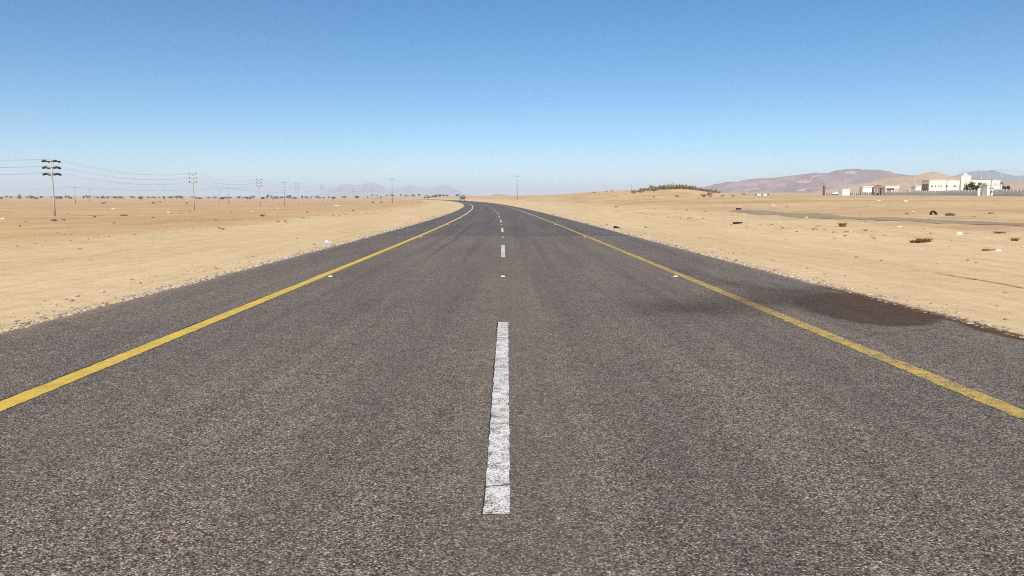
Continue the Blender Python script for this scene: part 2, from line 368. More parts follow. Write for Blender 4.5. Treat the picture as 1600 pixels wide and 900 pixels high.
# ------------------------------------------------------------------ road line and terrain
def road_x(d):
    k = 1.4e-4
    if d <= 25: return -.0117 * d
    if d <= 1000: return -.0117 * d - k * (d - 25) ** 2
    return road_x(1000) - (.0117 + 2 * k * 975) * (d - 1000)
def road_z(d):
    d = max(d, -40); return -.75 * (1 - math.exp(-d / 100)) if d > 0 else -.0075 * d
RHW = 5.8
def edge_wob(d, side): return .07 * noise.noise(Vector((d * .9, side * 5.3, 0))) + .05 * noise.noise(Vector((d * 3.1, side * 9.3, 4)))

def height(s, d, x):
    zr = road_z(d); a = abs(s)
    # detail relief grows away from the verge
    w = ss(6.2, 14, a); far = ss(150, 600, d)
    rel = w * ((.05 + .07 * ss(16, 24, a)) * fbm(x * .35, d * .22, 1.) + .09 * fbm(x * .08, d * .05, 5.)) + ss(15, 60, a) * .22 * fbm(x * .02, d * .016, 8.)
    if a < 5.6: return zr - .16
    if a < 5.95: return zr - lerp(.16, .035, ss(5.55, 5.95, a))
    base = zr - .035 - .05 * ss(5.95, 9., a) + .012 * fbm(x * 2.2, d * 2.2, 3.) * ss(5.9, 6.4, a) + rel
    if s < 0:
        low = -2.3 * ss(14, 75, a) * ss(-30, 60, d) + .75 * ss(200, 700, d) * 0
        z = base + low * (1 - 0) + .16 * math.exp(-((a - 16.6 - .8 * fbm(d * .05, 0, 2)) / .9) ** 2) * ss(0, 20, d)
        z += .22 * math.exp(-((a - 33 - 3 * fbm(d * .03, 4, 2)) / 2.5) ** 2)
        t = ss(1500, 3600, d) * ss(150, 900, a)
        z += t * (9.5 + 2.5 * fbm(x * .0011, d * .0011, 6.))
        if d > 900:
            k = ss(900, 2500, d); z = lerp(z, max(z, -2.3), k)
    else:
        az = x / max(d, 30.)
        tgt = .1 + .0078 * clamp(d - 50, 0, 250) + .002 * clamp(d - 300, 0, 340) + max(0, d - 640) * .0066 * ss(-.08, .25, az)
        if d < 50: tgt = .1 - .004 * (50 - max(d, -40))
        z = lerp(base, tgt + rel, ss(12, 60, a) * ss(-20, 60, d))
        z += .14 * math.exp(-((a - 16.5 - .9 * fbm(d * .05, 3, 2)) / .9) ** 2) * ss(0, 20, d)
        z += .25 * math.exp(-((d - 92 - 6 * fbm(x * .05, 4, 2)) / 5.) ** 2) * ss(25, 45, a)
        dx, dy = (x - 52.5), (d - 252)
        z += 2.35 * math.exp(-(dx / (18 if dx < 0 else 15)) ** 2 - (dy / 22) ** 2) * (1 + .18 * fbm(x * .12, d * .1, 9.))
        dx, dy = (x - 75), (d - 500)
        z += 3.4 * math.exp(-(dx / 36) ** 2 - (dy / 110) ** 2)
        if d > 5000: z = min(z, height_cap)
    return z
height_cap = 60.

def frange(a, b, st):
    o = []
    while a < b - 1e-6: o.append(a); a += st
    return o
rows = frange(-60, 0, 5) + frange(0, 50, .55) + frange(50, 120, 1.1) + frange(120, 320, 2.6) + frange(320, 900, 10) + frange(900, 4000, 70)
g = 4000.
while g < 30000: rows.append(g); g *= 1.18
rows.append(30000.)
offs = [5.55, 5.75, 5.95, 6.2, 6.5] + frange(6.9, 20, .5) + frange(20, 46, 1.) + frange(46, 100, 2.4) + frange(100, 330, 8)
g = 330.
while g < 30000: offs.append(g); g *= 1.25
offs.append(30000.)
cols = [-o for o in reversed(offs)] + [0.] + offs
V, LAT = [], []
for d in rows:
    rx = road_x(d)
    for s in cols:
        x = rx + s; V.append((x, d, height(s, d, x))); LAT.append(s)
nc = len(cols)
FA = [(r * nc + c, r * nc + c + 1, (r + 1) * nc + c + 1, (r + 1) * nc + c) for r in range(len(rows) - 1) for c in range(nc - 1)]
FT = [t for a, b, c, d in FA for t in ((a, b, c), (a, c, d))]
me = bpy.data.meshes.new('desert_ground'); me.from_pydata(V, [], FT); me.materials.append(M['sand'])
me.attributes.new('lateral', 'FLOAT', 'POINT').data.foreach_set('value', LAT)
me.polygons.foreach_set('use_smooth', [True] * len(FT)); me.update()
ground = bpy.data.objects.new('ground', me); COL.objects.link(ground)
struct(ground, 'pale sandy desert plain stretching to the horizon', 'ground')
BVH = BVHTree.FromPolygons(V, FT)
def gz(x, y):
    h = BVH.ray_cast(Vector((x, y, 900)), Vector((0, 0, -1))); return h[0].z if h[0] else 0.
def ray(px, py): return Vector((px - 800, F * CP + (450 - py) * SP, -F * SP + (450 - py) * CP)).normalized()
def on_ground(px, py):
    h = BVH.ray_cast(CAM, ray(px, py)); return h[0] if h[0] else None
def at_dist(px, y):
    x = (px - 800) / F * y
    for _ in range(3):
        z = gz(x, y); x = (px - 800) / F * (y * CP + (CAM_H - z) * SP)
    return Vector((x, y, gz(x, y)))
def z_at(py, y):
    """world height seen at picture row py, at forward distance y"""
    q = ray(800, py); return CAM_H + q.z / q.y * y
def road_pt(px, py):
    q = ray(px, py); t = 5.
    for _ in range(30):
        p = CAM + q * t; t *= (CAM_H - road_z(p.y)) / max(1e-6, CAM_H - p.z)
    return CAM + q * t

# road sheet
st = frange(-50, 0, 1.) + frange(0, 45, .22) + frange(45, 120, .6) + frange(120, 320, 2.) + frange(320, 1400, 6.)
lanes = [-RHW, -5.5, -3.72, -1.86, 0, 1.86, 3.72, 5.5, RHW]
V, LAT, FA = [], [], []
for d in st:
    rx, rz = road_x(d), road_z(d)
    for i, s in enumerate([lanes[0]] + lanes + [lanes[-1]]):
        e = 0.
        if i <= 1: e = -edge_wob(d, 0)
        if i >= len(lanes): e = edge_wob(d, 1)
        V.append((rx + s + e, d, rz - (.12 if i in (0, len(lanes) + 1) else 0.))); LAT.append(s)
n = len(lanes) + 2
FA = [(r * n + c, r * n + c + 1, (r + 1) * n + c + 1, (r + 1) * n + c) for r in range(len(st) - 1) for c in range(n - 1)]
me = bpy.data.meshes.new('road'); me.from_pydata(V, [], FA); me.materials.append(M['asphalt'])
me.attributes.new('lateral', 'FLOAT', 'POINT').data.foreach_set('value', LAT); me.update()
road = bpy.data.objects.new('road', me); COL.objects.link(road)
struct(road, 'grey two lane asphalt highway curving away through the desert', 'road')

# ------------------------------------------------------------------ road paint
def strip(name, sc, w, d0, d1, mats, tar=0, ragged=.012, step=None, skew=0.):
    b = MB(); d = d0; prev = None
    while True:
        stp = step or (.06 if d < 25 else .25 if d < 60 else 1.5)
        rx, rz = road_x(d) - skew * max(0, d1 - d) / (d1 - d0), road_z(d) + .004
        a = sc - w / 2 + ragged * noise.noise(Vector((d * 6, sc, 1))) + ragged * .7 * noise.noise(Vector((d * 21, sc, 1)))
        e = sc + w / 2 + ragged * noise.noise(Vector((d * 6, sc, 7))) + ragged * .7 * noise.noise(Vector((d * 21, sc, 8)))
        cur = [(rx + a, d, rz), (rx + e, d, rz)]
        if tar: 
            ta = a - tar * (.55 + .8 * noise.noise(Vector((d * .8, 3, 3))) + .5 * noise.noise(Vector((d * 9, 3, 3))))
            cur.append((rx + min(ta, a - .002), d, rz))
        if prev:
            b.face([prev[0], prev[1], cur[1], cur[0]], 0)
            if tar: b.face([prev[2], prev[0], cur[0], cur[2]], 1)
        prev = cur
        if d >= d1: break
        d = min(d + stp, d1)
    return b.build(name, mats)
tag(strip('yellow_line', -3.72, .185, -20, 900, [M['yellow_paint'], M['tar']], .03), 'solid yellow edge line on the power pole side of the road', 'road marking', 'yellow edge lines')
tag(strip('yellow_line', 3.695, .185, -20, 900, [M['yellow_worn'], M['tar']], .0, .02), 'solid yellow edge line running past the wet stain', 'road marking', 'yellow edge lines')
k = 0
lab = ['long worn white lane dash in front of the camera with a crack across it'] + ['%s white lane dash counted from the cracked long one' % ordw(i) for i in range(1, 20)]
for i in range(18):
    d0 = 3.56 + 17.5 * i
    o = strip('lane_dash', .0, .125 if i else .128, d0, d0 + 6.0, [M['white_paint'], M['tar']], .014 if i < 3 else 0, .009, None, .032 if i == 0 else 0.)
    tag(o, lab[i], 'road marking', 'white centre line dashes')

def stud_mesh():
    b = MB(); b.box((0, 0, .003), (.085, .08, .006)); b.box((0, 0, .011), (.078, .07, .012), 0, 0, .6); b.box((0, -.033, .010), (.05, .010, .009), 1)
    return b
stud0 = None; k = 0
for sc, txt in ((.0, 'in the centre line'), (-3.52, 'along the yellow line on the power pole side'), (3.52, 'along the yellow line on the stain side')):
    for i in range(7):
        d = 15.6 + 17.5 * i
        if stud0 is None: stud0 = stud_mesh().build('road_stud', [M['white_lamp'], M['headlamp']]); o = stud0
        else: o = stud0.copy(); COL.objects.link(o)
        o.location = (road_x(d) + sc, d, road_z(d))
        tag(o, 'small white road stud, %s one %s' % (ordw(i), txt), 'road stud', 'white raised road studs')

# ------------------------------------------------------------------ stains and tracks
def poly_sd(p, poly):
    x, y = p; ins = False; best = 1e9; n = len(poly)
    for i in range(n):
        x1, y1 = poly[i]; x2, y2 = poly[(i + 1) % n]
        if (y1 > y) != (y2 > y) and x < (x2 - x1) * (y - y1) / (y2 - y1) + x1: ins = not ins
        dx, dy = x2 - x1, y2 - y1; L = dx * dx + dy * dy
        t = clamp(((x - x1) * dx + (y - y1) * dy) / L) if L else 0
        best = min(best, math.hypot(x - x1 - t * dx, y - y1 - t * dy))
    return best if ins else -best
def sheet(name, x0, x1, y0, y1, stp, zf, attrs, mat, keep=None):
    V, A, Fc, ids = [], {k: [] for k in attrs}, [], {}
    nx, ny = int((x1 - x0) / stp) + 1, int((y1 - y0) / stp) + 1
    for j in range(ny):
        for i in range(nx):
            x, y = x0 + i * stp, y0 + j * stp
            V.append((x, y, zf(x, y)))
            for k, f in attrs.items(): A[k].append(f(x, y))
    c = A['cover']
    for j in range(ny - 1):
        for i in range(nx - 1):
            q = (j * nx + i, j * nx + i + 1, (j + 1) * nx + i + 1, (j + 1) * nx + i)
            if max(c[a] for a in q) > .004: Fc.append(q)
    used = sorted({a for q in Fc for a in q}); mp = {a: i for i, a in enumerate(used)}
    me = bpy.data.meshes.new(name); me.from_pydata([V[a] for a in used], [], [tuple(mp[a] for a in q) for q in Fc]); me.materials.append(mat)
    for k in attrs: me.attributes.new(k, 'FLOAT', 'POINT').data.foreach_set('value', [A[k][a] for a in used])
    me.update(); o = bpy.data.objects.new(name, me); COL.objects.link(o); return o
core = [road_pt(*p).to_2d() for p in ((1248, 462), (1290, 458), (1335, 459), (1380, 470), (1430, 481), (1492, 497), (1470, 501), (1440, 508), (1400, 510), (1340, 505), (1300, 498), (1262, 488), (1238, 477))]
soft = [road_pt(*p).to_2d() for p in ((1000, 476), (1080, 469), (1190, 450), (1280, 452), (1330, 460), (1340, 500), (1230, 484), (1120, 494), (1010, 488))]
up = [road_pt(*p).to_2d() for p in ((1050, 418), (1110, 432), (1200, 449), (1300, 456), (1270, 470), (1200, 462), (1120, 442))]
def cover(x, y):
    w = .22 * fbm(x * 1.1, y * .8, 3.); d = poly_sd((x, y), core) + w * .5
    a = ss(-.10, .10, d) * lerp(.55, 1., ss(5.0, 6.4, x)) * .97
    a = max(a,   .36 * ss(-.8, 1.1, poly_sd((x, y), soft) + w), .34 * ss(-.5, .8, poly_sd((x, y), up) + w))
    s = x - road_x(y)
    edge = ss(5.60, 5.74, s + .10 * fbm(y * 1.3, 2, 1.)) * ss(7.0, 8.6, y) * ss(14.5, 12.5, y)
    return max(a, edge * .9) * ss(5.94, 5.86, s)
def mud(x, y):
    s = x - road_x(y); return ss(4.1, 5.75, s + .5 * fbm(x, y * .7, 4.)) * ss(17.5, 14., y)
o = sheet('wet_stain', 1.5, 6.2, 6.5, 24, .07, lambda x, y: road_z(y) + .006, {'cover': cover, 'mud': mud}, M['wet'])
tag(o, 'dark reddish brown wet stain spread over the road shoulder', 'stain')
# damp tyre line in the sand
tp = [on_ground(*p) for p in ((1270, 397), (1330, 407), (1380, 413), (1440, 423), (1520, 436), (1600, 451), (1700, 470))]
tpl = sorted((p.y, p.x) for p in tp)
def trk(x, y):
    dd = abs(x - interp(tpl, y) - .05 * fbm(y * .6, 1, 1)); w = lerp(.16, .07, ss(11, 19, y))
    a = ss(w, w * .3, dd) * ss(21.5, 16, y)
    p = tp[-2]; a = max(a, .75 * ss(.34, .05, math.hypot((x - tp[5].x + .25) * .8, (y - tp[5].y + .85) * 1.5) + .18 * fbm(x * 3, y * 3, 1)))
    a = max(a, .7 * ss(.3, .05, math.hypot((x - tp[4].x + .0) * .6, (y - tp[4].y + .05) * 1.6) + .15 * fbm(x * 3, y * 3, 6)))
    return a * .45
o = sheet('tyre_track', 7., 10.2, 9.5, 23, .09, lambda x, y: gz(x, y) + .012, {'cover': trk, 'mud': lambda x, y: .25}, M['track'])
tag(o, 'thin dark tyre line with damp blotches in the roadside sand', 'tyre track')
# dirt track beyond the verge
ct = [on_ground(*p) for p in ((1142, 329), (1200, 333.5), (1280, 338), (1400, 343.5), (1500, 347.5), (1600, 351.5))]
ctl = sorted((p.y, p.x) for p in ct)
def tcx(y):
    if y < ctl[0][0]: return ctl[0][1] + (y - ctl[0][0]) * (ctl[1][1] - ctl[0][1]) / (ctl[1][0] - ctl[0][0])
    return interp(ctl, y)
b = MB(); V, A, Fc = [], [], []
ys = frange(12, ctl[-1][0] + 2, .5); W = [-3.2, -2.4, -1.7, -1.2, -.6, 0, .6, 1.2, 1.7, 2.4, 3.2]
for y in ys:
    for w in W:
        x = tcx(y) + w; V.append((x, y, gz(x, y) + .02)); A.append(ss(2.7, 1.0, abs(w)) * ss(ctl[-1][0] + 1, ctl[-1][0] - 10, y))
m_ = len(W); Fc = [(r * m_ + c, r * m_ + c + 1, (r + 1) * m_ + c + 1, (r + 1) * m_ + c) for r in range(len(ys) - 1) for c in range(m_ - 1)]
me = bpy.data.meshes.new('track'); me.from_pydata(V, [], Fc); me.materials.append(M['track']); me.attributes.new('cover', 'FLOAT', 'POINT').data.foreach_set('value', A); me.update()
o = bpy.data.objects.new('path', me); COL.objects.link(o); struct(o, 'grey brown dirt track running beside the highway', 'track')

b = MB()
for (y0, x0_, x1_, w) in ((41.5, -6.2, -4.4, .34),):
    for i in range(12):
        a, c = lerp(x0_, x1_, i / 12), lerp(x0_, x1_, (i + 1) / 12); y = y0 + .25 * i / 12
        f = w * (.6 + .4 * noise.noise(Vector((a * 3, y0, 0)))); z = road_z(y) + .005
        b.face([(a, y, z), (c, y + .02, z), (c, y + .02 + f, z), (a, y + f, z)])
tag(b.build('scrape_mark', simple('pale_scrape', (.30, .26, .225), .9, .3, 7.)), 'faint pale scrape mark across the road shoulder before the bend', 'scrape mark')
# ------------------------------------------------------------------ gravel and pebbles
rnd = random.Random(5)
b = MB()
for i in range(20000):
    side = rnd.choice((-1, 1)); d = 4 + 90 * rnd.random() ** 2.1
    s = 5.76 + abs(rnd.gauss(0, .22)) + (.0 if rnd.random() < .93 else rnd.random() * 1.5)
    r = .006 + .015 * rnd.random() ** 2 + (.014 if rnd.random() < .025 else 0)
    r *= 1 + d / 50
    x = road_x(d) + side * s; b.rock((x, d, (gz(x, d) if s > 5.9 else road_z(d) - .01) + r * .3), r, i, (1 + rnd.random() * .6, 1 + rnd.random() * .5, .6), 0, 0)
tag(b.build('gravel', M['gravel']), 'loose pale gravel along both asphalt edges', 'gravel', kind='stuff')
b = MB()
for i in range(5200):
    side = rnd.choice((-1, 1)); d = 7 + 190 * rnd.random() ** 1.5
    s = 6.5 + 75 * rnd.random() ** 1.3
    clump = noise.noise(Vector((side * s * .12, d * .06, 7)))
    if s < 15 and rnd.random() < .62: continue
    if clump < -.05 and rnd.random() < .75: continue
    r = (.012 + .05 * rnd.random() ** 3) * (1 if s < 15 else 1.7)
    x = road_x(d) + side * s; b.rock((x, d, gz(x, d) + r * .25), r, i, (1.2, 1.0, .6), 0, 0)
for i in range(1500):
    side = rnd.choice((-1, 1)); d = 14 + 230 * rnd.random() ** 1.3
    s = (16.6 + rnd.gauss(0, .5)) if rnd.random() < .4 else 20 + 90 * rnd.random() ** 1.3
    if s > 19 and noise.noise(Vector((side * s * .07, d * .035, 3))) < .06: continue
    r = .03 + .09 * rnd.random() ** 2.5
    x = road_x(d) + side * s; b.rock((x, d, gz(x, d) + r * .2), r, i, (1.5, 1.0, .55), 0, 0)
tag(b.build('pebbles', M['pebble']), 'small pebbles strewn over the sand beside the road', 'pebbles', kind='stuff')

# ------------------------------------------------------------------ mountains and hills
def ridge(name, prof, D, df, db, mat, label, cat, nx=150, ny=34, rough=.5, sc=.004, seed=0, base=-12.):
    x0, x1 = prof[0][0], prof[-1][0]; V, Fc = [], []
    for j in range(ny):
        v = -1 + 2 * j / (ny - 1); y = D + (df if v < 0 else db) * v; f = 1 - abs(v)
        for i in range(nx):
            px = lerp(x0, x1, i / (nx - 1)); X = (px - 800) / F * (D * CP)
            H = z_at(interp(prof, px) + .35 * fbm(px * .12, seed, 2., 3), D) - base
            wx = X + 60 * rough * fbm(X * sc, y * sc, seed + 3)
            rg = 1 - abs(noise.noise(Vector((wx * sc * 1.6, y * sc * .5, seed)))) * 2
            rg2 = 1 - abs(noise.noise(Vector((wx * sc * 4.1, y * sc * 1.5, seed + 5)))) * 2
            prof_f = f ** 1.15
            e = rough * abs(v) ** .7 * f * (1.05 * rg + .45 * rg2 - .35)
            h = H * clamp(prof_f + e * 1.1, 0, .995 if v else 1)
            V.append((X + (0 if not v else 0), y, base + h))
    Fc = [(r * nx + c, r * nx + c + 1, (r + 1) * nx + c + 1, (r + 1) * nx + c) for r in range(ny - 1) for c in range(nx - 1)]
    me = bpy.data.meshes.new(name); me.from_pydata(V, [], Fc); me.materials.append(mat)
    me.polygons.foreach_set('use_smooth', [True] * len(Fc)); me.update()
    o = bpy.data.objects.new(name, me); COL.objects.link(o); return struct(o, label, cat)
ridge('hills', [(1070, 306), (1085, 301), (1095, 297.5), (1106, 293), (1122, 288.5), (1137, 284), (1153, 284.6), (1171, 280), (1186, 278.6), (1200, 278.6), (1220, 276), (1238, 274.2), (1255, 272), (1272, 269.8), (1282, 271.5), (1290, 272), (1305, 268.5), (1320, 264), (1332, 264), (1342, 265.5), (1352, 264.8), (1360, 267), (1366, 269.6), (1378, 271.8), (1399, 272.4), (1408, 276), (1425, 275), (1445, 273.5), (1470, 275), (1490, 276.5), (1510, 279), (1540, 290), (1570, 300), (1600, 306)], 4300, 1000, 1200, M['hill'], 'long purple brown rocky ridge behind the walled compound', 'hills', 260, 45, .55, .0035, 3)
ridge('hills', [(1230, 306), (1262, 301), (1294, 296), (1316, 293), (1344, 287.5), (1367, 282.5), (1389, 277.5), (1404, 275.8), (1417, 275.4), (1430, 274), (1440, 272.6), (1447, 270.2), (1453, 267.4), (1459, 269.8), (1468, 273.8), (1482, 279.6), (1500, 284), (1520, 288), (1545, 290), (1562, 287), (1580, 284.5), (1600, 282.8), (1640, 280), (1700, 283), (1800, 296), (1850, 305)], 1900, 480, 600, M['dune'], 'smooth pinkish sand hill rising to a pointed top behind the cream building', 'hill', 300, 41, .22, .006, 8)
ridge('mountains', [(1440, 306), (1475, 290), (1490, 279), (1505, 274.5), (1514, 272.2), (1521, 269), (1528, 266.2), (1533, 268), (1537, 269.3), (1541, 267), (1545, 266), (1549, 268), (1554, 270.8), (1560, 272.3), (1567, 273), (1571, 275), (1576, 277), (1586, 278.8), (1600, 279.5), (1650, 276), (1700, 281), (1760, 290), (1830, 305)], 9500, 1900, 2000, M['peak'], 'hazy blue twin peaked mountain beyond the sand hill', 'mountain', 240, 41, .5, .0016, 12)
ridge('mountains', [(470, 309), (490, 306.5), (505, 304), (516, 299), (527, 293), (536, 288.6), (545, 287.6), (556, 289.2), (567, 288.4), (576, 285.5), (583, 284.8), (590, 287.5), (597, 292), (606, 294.6), (618, 294.8), (630, 293), (637, 290), (643, 288.6), (650, 291), (660, 294.6), (672, 294.4), (682, 292), (690, 289.2), (696, 288.6), (703, 291), (712, 295.4), (722, 300), (735, 305), (748, 308)], 15500, 2500, 2500, M['pale'], 'very pale lavender mountains far behind the truck', 'mountains', 240, 35, .45, .0011, 17, -20)
ridge('hills', [(758, 308.5), (766, 305.6), (773, 303.6), (779, 302.6), (786, 304), (793, 305), (802, 307), (812, 308.5)], 7500, 600, 600, M['hill'], 'tiny hazy hill at the vanishing end of the road', 'hill', 60, 21, .4, .002, 21)

# ------------------------------------------------------------------ utility poles and wires
ARMS = (12.75, 11.25, 9.75)
def pole_proto(strain):
    r = empty('utility_pole', (0, 0, 0))
    b = MB(); b.tube([(0, 0, -.3), (0, 0, 4), (0, 0, 9), (0, 0, 13)], [.25, .215, .17, .13], 12); b.build('pole', M['galv'], r, True)
    for z in ARMS:
        b = MB(); b.box((0, -.16, z), (2.9, .13, .15)); b.box((0, .14, z), (2.9, .05, .10))
        b.tube([(-.75, -.16, z - .05), (0, -.15, z - .5)], .03, 6); b.tube([(.75, -.16, z - .05), (0, -.15, z - .5)], .03, 6)
        a = b.build('crossarm', M['dull_pole'], r)
        for sx in (-1.2, 1.2):
            if strain:
                for sy in (-1, 1):
                    b = MB(); prof = []
                    n = 9
                    for k in range(n): 
                        c = Vector((sx + .03 * sy, sy * (.25 + k * .14), z + .02 - .02 * k))
                        b.tube([c + Vector((0, sy * -.05, 0)), c, c + Vector((0, sy * .05, -.01))], [.09, .27, .09], 8)
                    b.build('insulator', M['dark_ins'], a)
            else:
                b = MB(); b.lathe([(.04, 0), (.13, .08), (.06, .14), (.15, .22), (.06, .28), (.15, .36), (.06, .42), (.12, .5), (.05, .56)], (sx, -.16, z + .07), 8); b.build('insulator', M['dark_ins'], a)
    return r
pd = [(-98.5, 82), (-106.7, 180), (-114.4, 278), (-122.0, 374)] + [(-131 - .083 * (d - 473), d) for d in (473, 566, 660, 755, 850, 945)]
strain = pole_proto(True); line = pole_proto(False); bases = []
plab = ['tall pale utility pole closest to the road camera, with three arms of dark insulators']
for i, (x, y) in enumerate(pd):
    z = gz(x, y); bases.append((x, y, z))
    if i == 0: continue
    o = strain if i == 1 else line if i == 2 else copy_tree(line)
    a = Vector((pd[min(i + 1, 9)][0] - x, pd[min(i + 1, 9)][1] - y)) if i < 9 else Vector((x - pd[8][0], y - pd[8][1]))
    o.location = (x, y, z); o.rotation_euler = (0, 0, -math.atan2(a.x, a.y))
    tag(o, plab[0].replace('closest to the road camera', 'with the biggest insulators').replace(', with three', ' on three') if i == 1 else 'three armed utility pole, %s along the receding power line' % ordw(i - 1), 'utility pole', 'three armed utility poles of the power line')
names = {0: 'top', 1: 'middle', 2: 'bottom'}
for k, z in enumerate(ARMS):
    for sx in (-1.2, 1.2):
        b = MB()
        for (xa, ya, za), (xb, yb, zb) in zip(bases, bases[1:]):
            pts = []
            for q in range(13):
                t = q / 12; sag = 1.9 * 4 * t * (1 - t)
                pts.append((lerp(xa, xb, t) + sx, lerp(ya, yb, t), lerp(za, zb, t) + z + .45 - sag))
            b.tube(pts, [.016] * 13, 5, 0, False)
        tag(b.build('power_wire', M['wire']), 'thin %s wire of the power line on the %s' % (names[k], 'outer desert side' if sx < 0 else 'side facing the road'), 'wire', 'wires of the three armed power line')

# slim single-arm line crossing the plain, plus the tall thin poles near the bend
def tpole(h, arm, r=.11, double=False):
    e = empty('single_arm_pole', (0, 0, 0))
    b = MB(); b.tube([(0, 0, -.3), (0, 0, h * .5), (0, 0, h)], [r * 1.5, r * 1.25, r], 8); b.build('pole', M['dull_pole'], e, True)
    b = MB(); b.box((0, -.14, h - .35), (arm, .12, .16))
    if double: b.box((0, -.14, h - 1.6), (arm * .8, .12, .16))
    a = b.build('crossarm', M['dull_pole'], e)
    for sx in (-arm * .44, 0, arm * .44):
        b = MB(); b.lathe([(.04, 0), (.14, .1), (.06, .2), (.14, .3), (.05, .4)], (sx, -.14 if sx else 0, h - .27 if sx else h), 6); b.build('insulator', M['dark_ins'], a)
    return e
small = tpole(11.5, 3.2, .14)
tps = [(118, 520, 'beside the big insulator pole'), (140, 690, 'just past the big insulator pole'), (60, 1050, 'nearly lost among trees before the big insulator pole'), (258, 830, 'with trees at its foot before the second three armed pole'), (343, 760, 'shortly past the second three armed pole'), (357, 600, 'the stouter one past the second three armed pole'), (426, 980, 'close past the third three armed pole'), (481, 980, 'between the fourth and fifth three armed poles'), (525, 1010, 'past the fifth three armed pole'), (561, 1050, 'in front of the pale mountain'), (590, 1100, 'at the end of the line by the pale mountain')]
for i, (px, d, t) in enumerate(tps):
    o = small if i == 0 else copy_tree(small); p = at_dist(px, d); o.location = p
    tag(o, 'small distant single arm pole ' + t, 'utility pole', 'small single arm poles on the plain')
b = MB(); pp = [at_dist(px, d) for px, d in ((-120, 500), (118, 520), (357, 600), (481, 980))]
for p, q in zip(pp, pp[1:]):
    for sx in (-1.3, 1.3):
        b.tube([(lerp(p.x, q.x, t / 12) + sx, lerp(p.y, q.y, t / 12), lerp(p.z, q.z, t / 12) + 11.6 - 2.4 * 4 * t / 12 * (1 - t / 12)) for t in range(13)], [.035] * 13, 4, 0, False)
tag(b.build('power_wire', M['wire']), 'faint low wire pair strung between the small single arm poles', 'wire')
def mast(h):
    e = empty('lamp_mast', (0, 0, 0))
    b = MB(); b.tube([(0, 0, -.3), (0, 0, h * .5), (0, 0, h)], [.2, .15, .11], 8); b.build('pole', M['dull_pole'], e, True)
    b = MB(); b.box((0, 0, h - .2), (2.6, .12, .14)); b.build('crossarm', M['dull_pole'], e)
    for sx in (-1.15, 0, 1.15):
        b = MB(); b.rbox((sx, 0, h + .05), (.55, .4, .34), .06); b.build('lamp_head', M['dull_pole'], e)
    return e
m0 = mast(12.6)
for i, (px, d, t) in enumerate(((808, 412, 'standing alone beside the far bend of the road'), (613, 412, 'standing before the pale mountains across the road'), (445, 430, 'standing close to the power line'))):
    o = m0 if i == 0 else copy_tree(m0); o.location = at_dist(px, d)
    tag(o, 'tall thin cross topped mast ' + t, 'mast', 'thin masts crossing the plain')

# ------------------------------------------------------------------ vegetation
def leafball(b, c, rx, ry, rz, n, size, rnd, mi=0, flat=0.):
    for _ in range(n):
        while True:
            u = Vector((rnd.uniform(-1, 1), rnd.uniform(-1, 1), rnd.uniform(-1, 1)))
            if .25 < u.length < 1: break
        p = Vector((c[0] + u.x * rx, c[1] + u.y * ry, c[2] + u.z * rz))
        q = Matrix.Rotation(rnd.uniform(0, 6.28), 3, 'Z') @ Matrix.Rotation(rnd.uniform(-1.4, 1.4) * (1 - flat), 3, 'X')
        s = size * rnd.uniform(.6, 1.3)
        b.face([p + q @ Vector(w) * s for w in ((-.5, -.3, 0), (.1, -.5, .05), (.5, .1, 0), (-.1, .5, -.05))], mi)
def acacia(seed, W, H, flat):
    rnd = random.Random(seed); b = MB()
    b.tube([(0, 0, -.3), (.1, 0, H * .35), (.25, .1, H * .6)], [.22, .17, .12], 6, 1)
    for k in range(4):
        a = k * 1.57 + rnd.random(); b.tube([(.1, 0, H * .4), (math.cos(a) * W * .25, math.sin(a) * W * .25, H * .72)], [.12, .05], 5, 1)
    for k in range(10):
        a = rnd.uniform(0, 6.28); r = W * .31 * rnd.random() ** .6
        leafball(b, (math.cos(a) * r, math.sin(a) * r, H * rnd.uniform(.32, .88)), W * .22, W * .22, H * (.16 if flat else .24), 38, .75, rnd, 0, .4)
    return b.build('acacia_tree', [M['acacia'], M['bark']])
protos = [acacia(1, 9, 5.2, 1), acacia(2, 11, 5.0, 1), acacia(3, 7, 6.4, 0), acacia(4, 13, 4.2, 1), acacia(5, 5.5, 4.2, 0)]
kinds = ['flat topped acacia', 'wide acacia', 'rounded acacia', 'long low acacia', 'small round acacia']
rnd = random.Random(21); used = set(); cnt = {}
tx = []
px = -20.
while px < 655:
    px += rnd.choice((4, 5, 6, 8, 10, 14)) * (1. if px < 110 or 270 < px < 420 else 1.2)
    tx.append(px + rnd.uniform(-2, 2))
marks = [(-99, 'before the big insulator pole'), (85, 'between big insulator pole and next armed pole'), (303, 'between second and third armed poles'), (407, 'between third and fourth armed poles'), (467, 'between fourth armed pole and tall mast'), (613, 'past the tall mast')]
for i, px in enumerate(tx):
    k = rnd.choice((0, 1, 1, 2, 3, 3, 4)); d = rnd.uniform(1500, 2050) if rnd.random() < .75 else rnd.uniform(1150, 1500)
    if k not in used: o = protos[k]; used.add(k)
    else: o = protos[k].copy(); COL.objects.link(o)
    o.location = at_dist(px, d); s = rnd.uniform(.85, 1.4) * lerp(1., .72, ss(480, 600, px)); o.scale = (s, s, s * 1.2); o.rotation_euler = (0, 0, rnd.uniform(0, 6.28))
    mk = [t for x, t in marks if px > x][-1]; cnt[mk] = cnt.get(mk, 0) + 1
    tag(o, '%s on horizon, %s %s' % (kinds[k], ordw(cnt[mk] - 1), mk), 'tree', 'hazy trees along the horizon')
for k in range(5):
    if k not in used: bpy.data.objects.remove(protos[k])
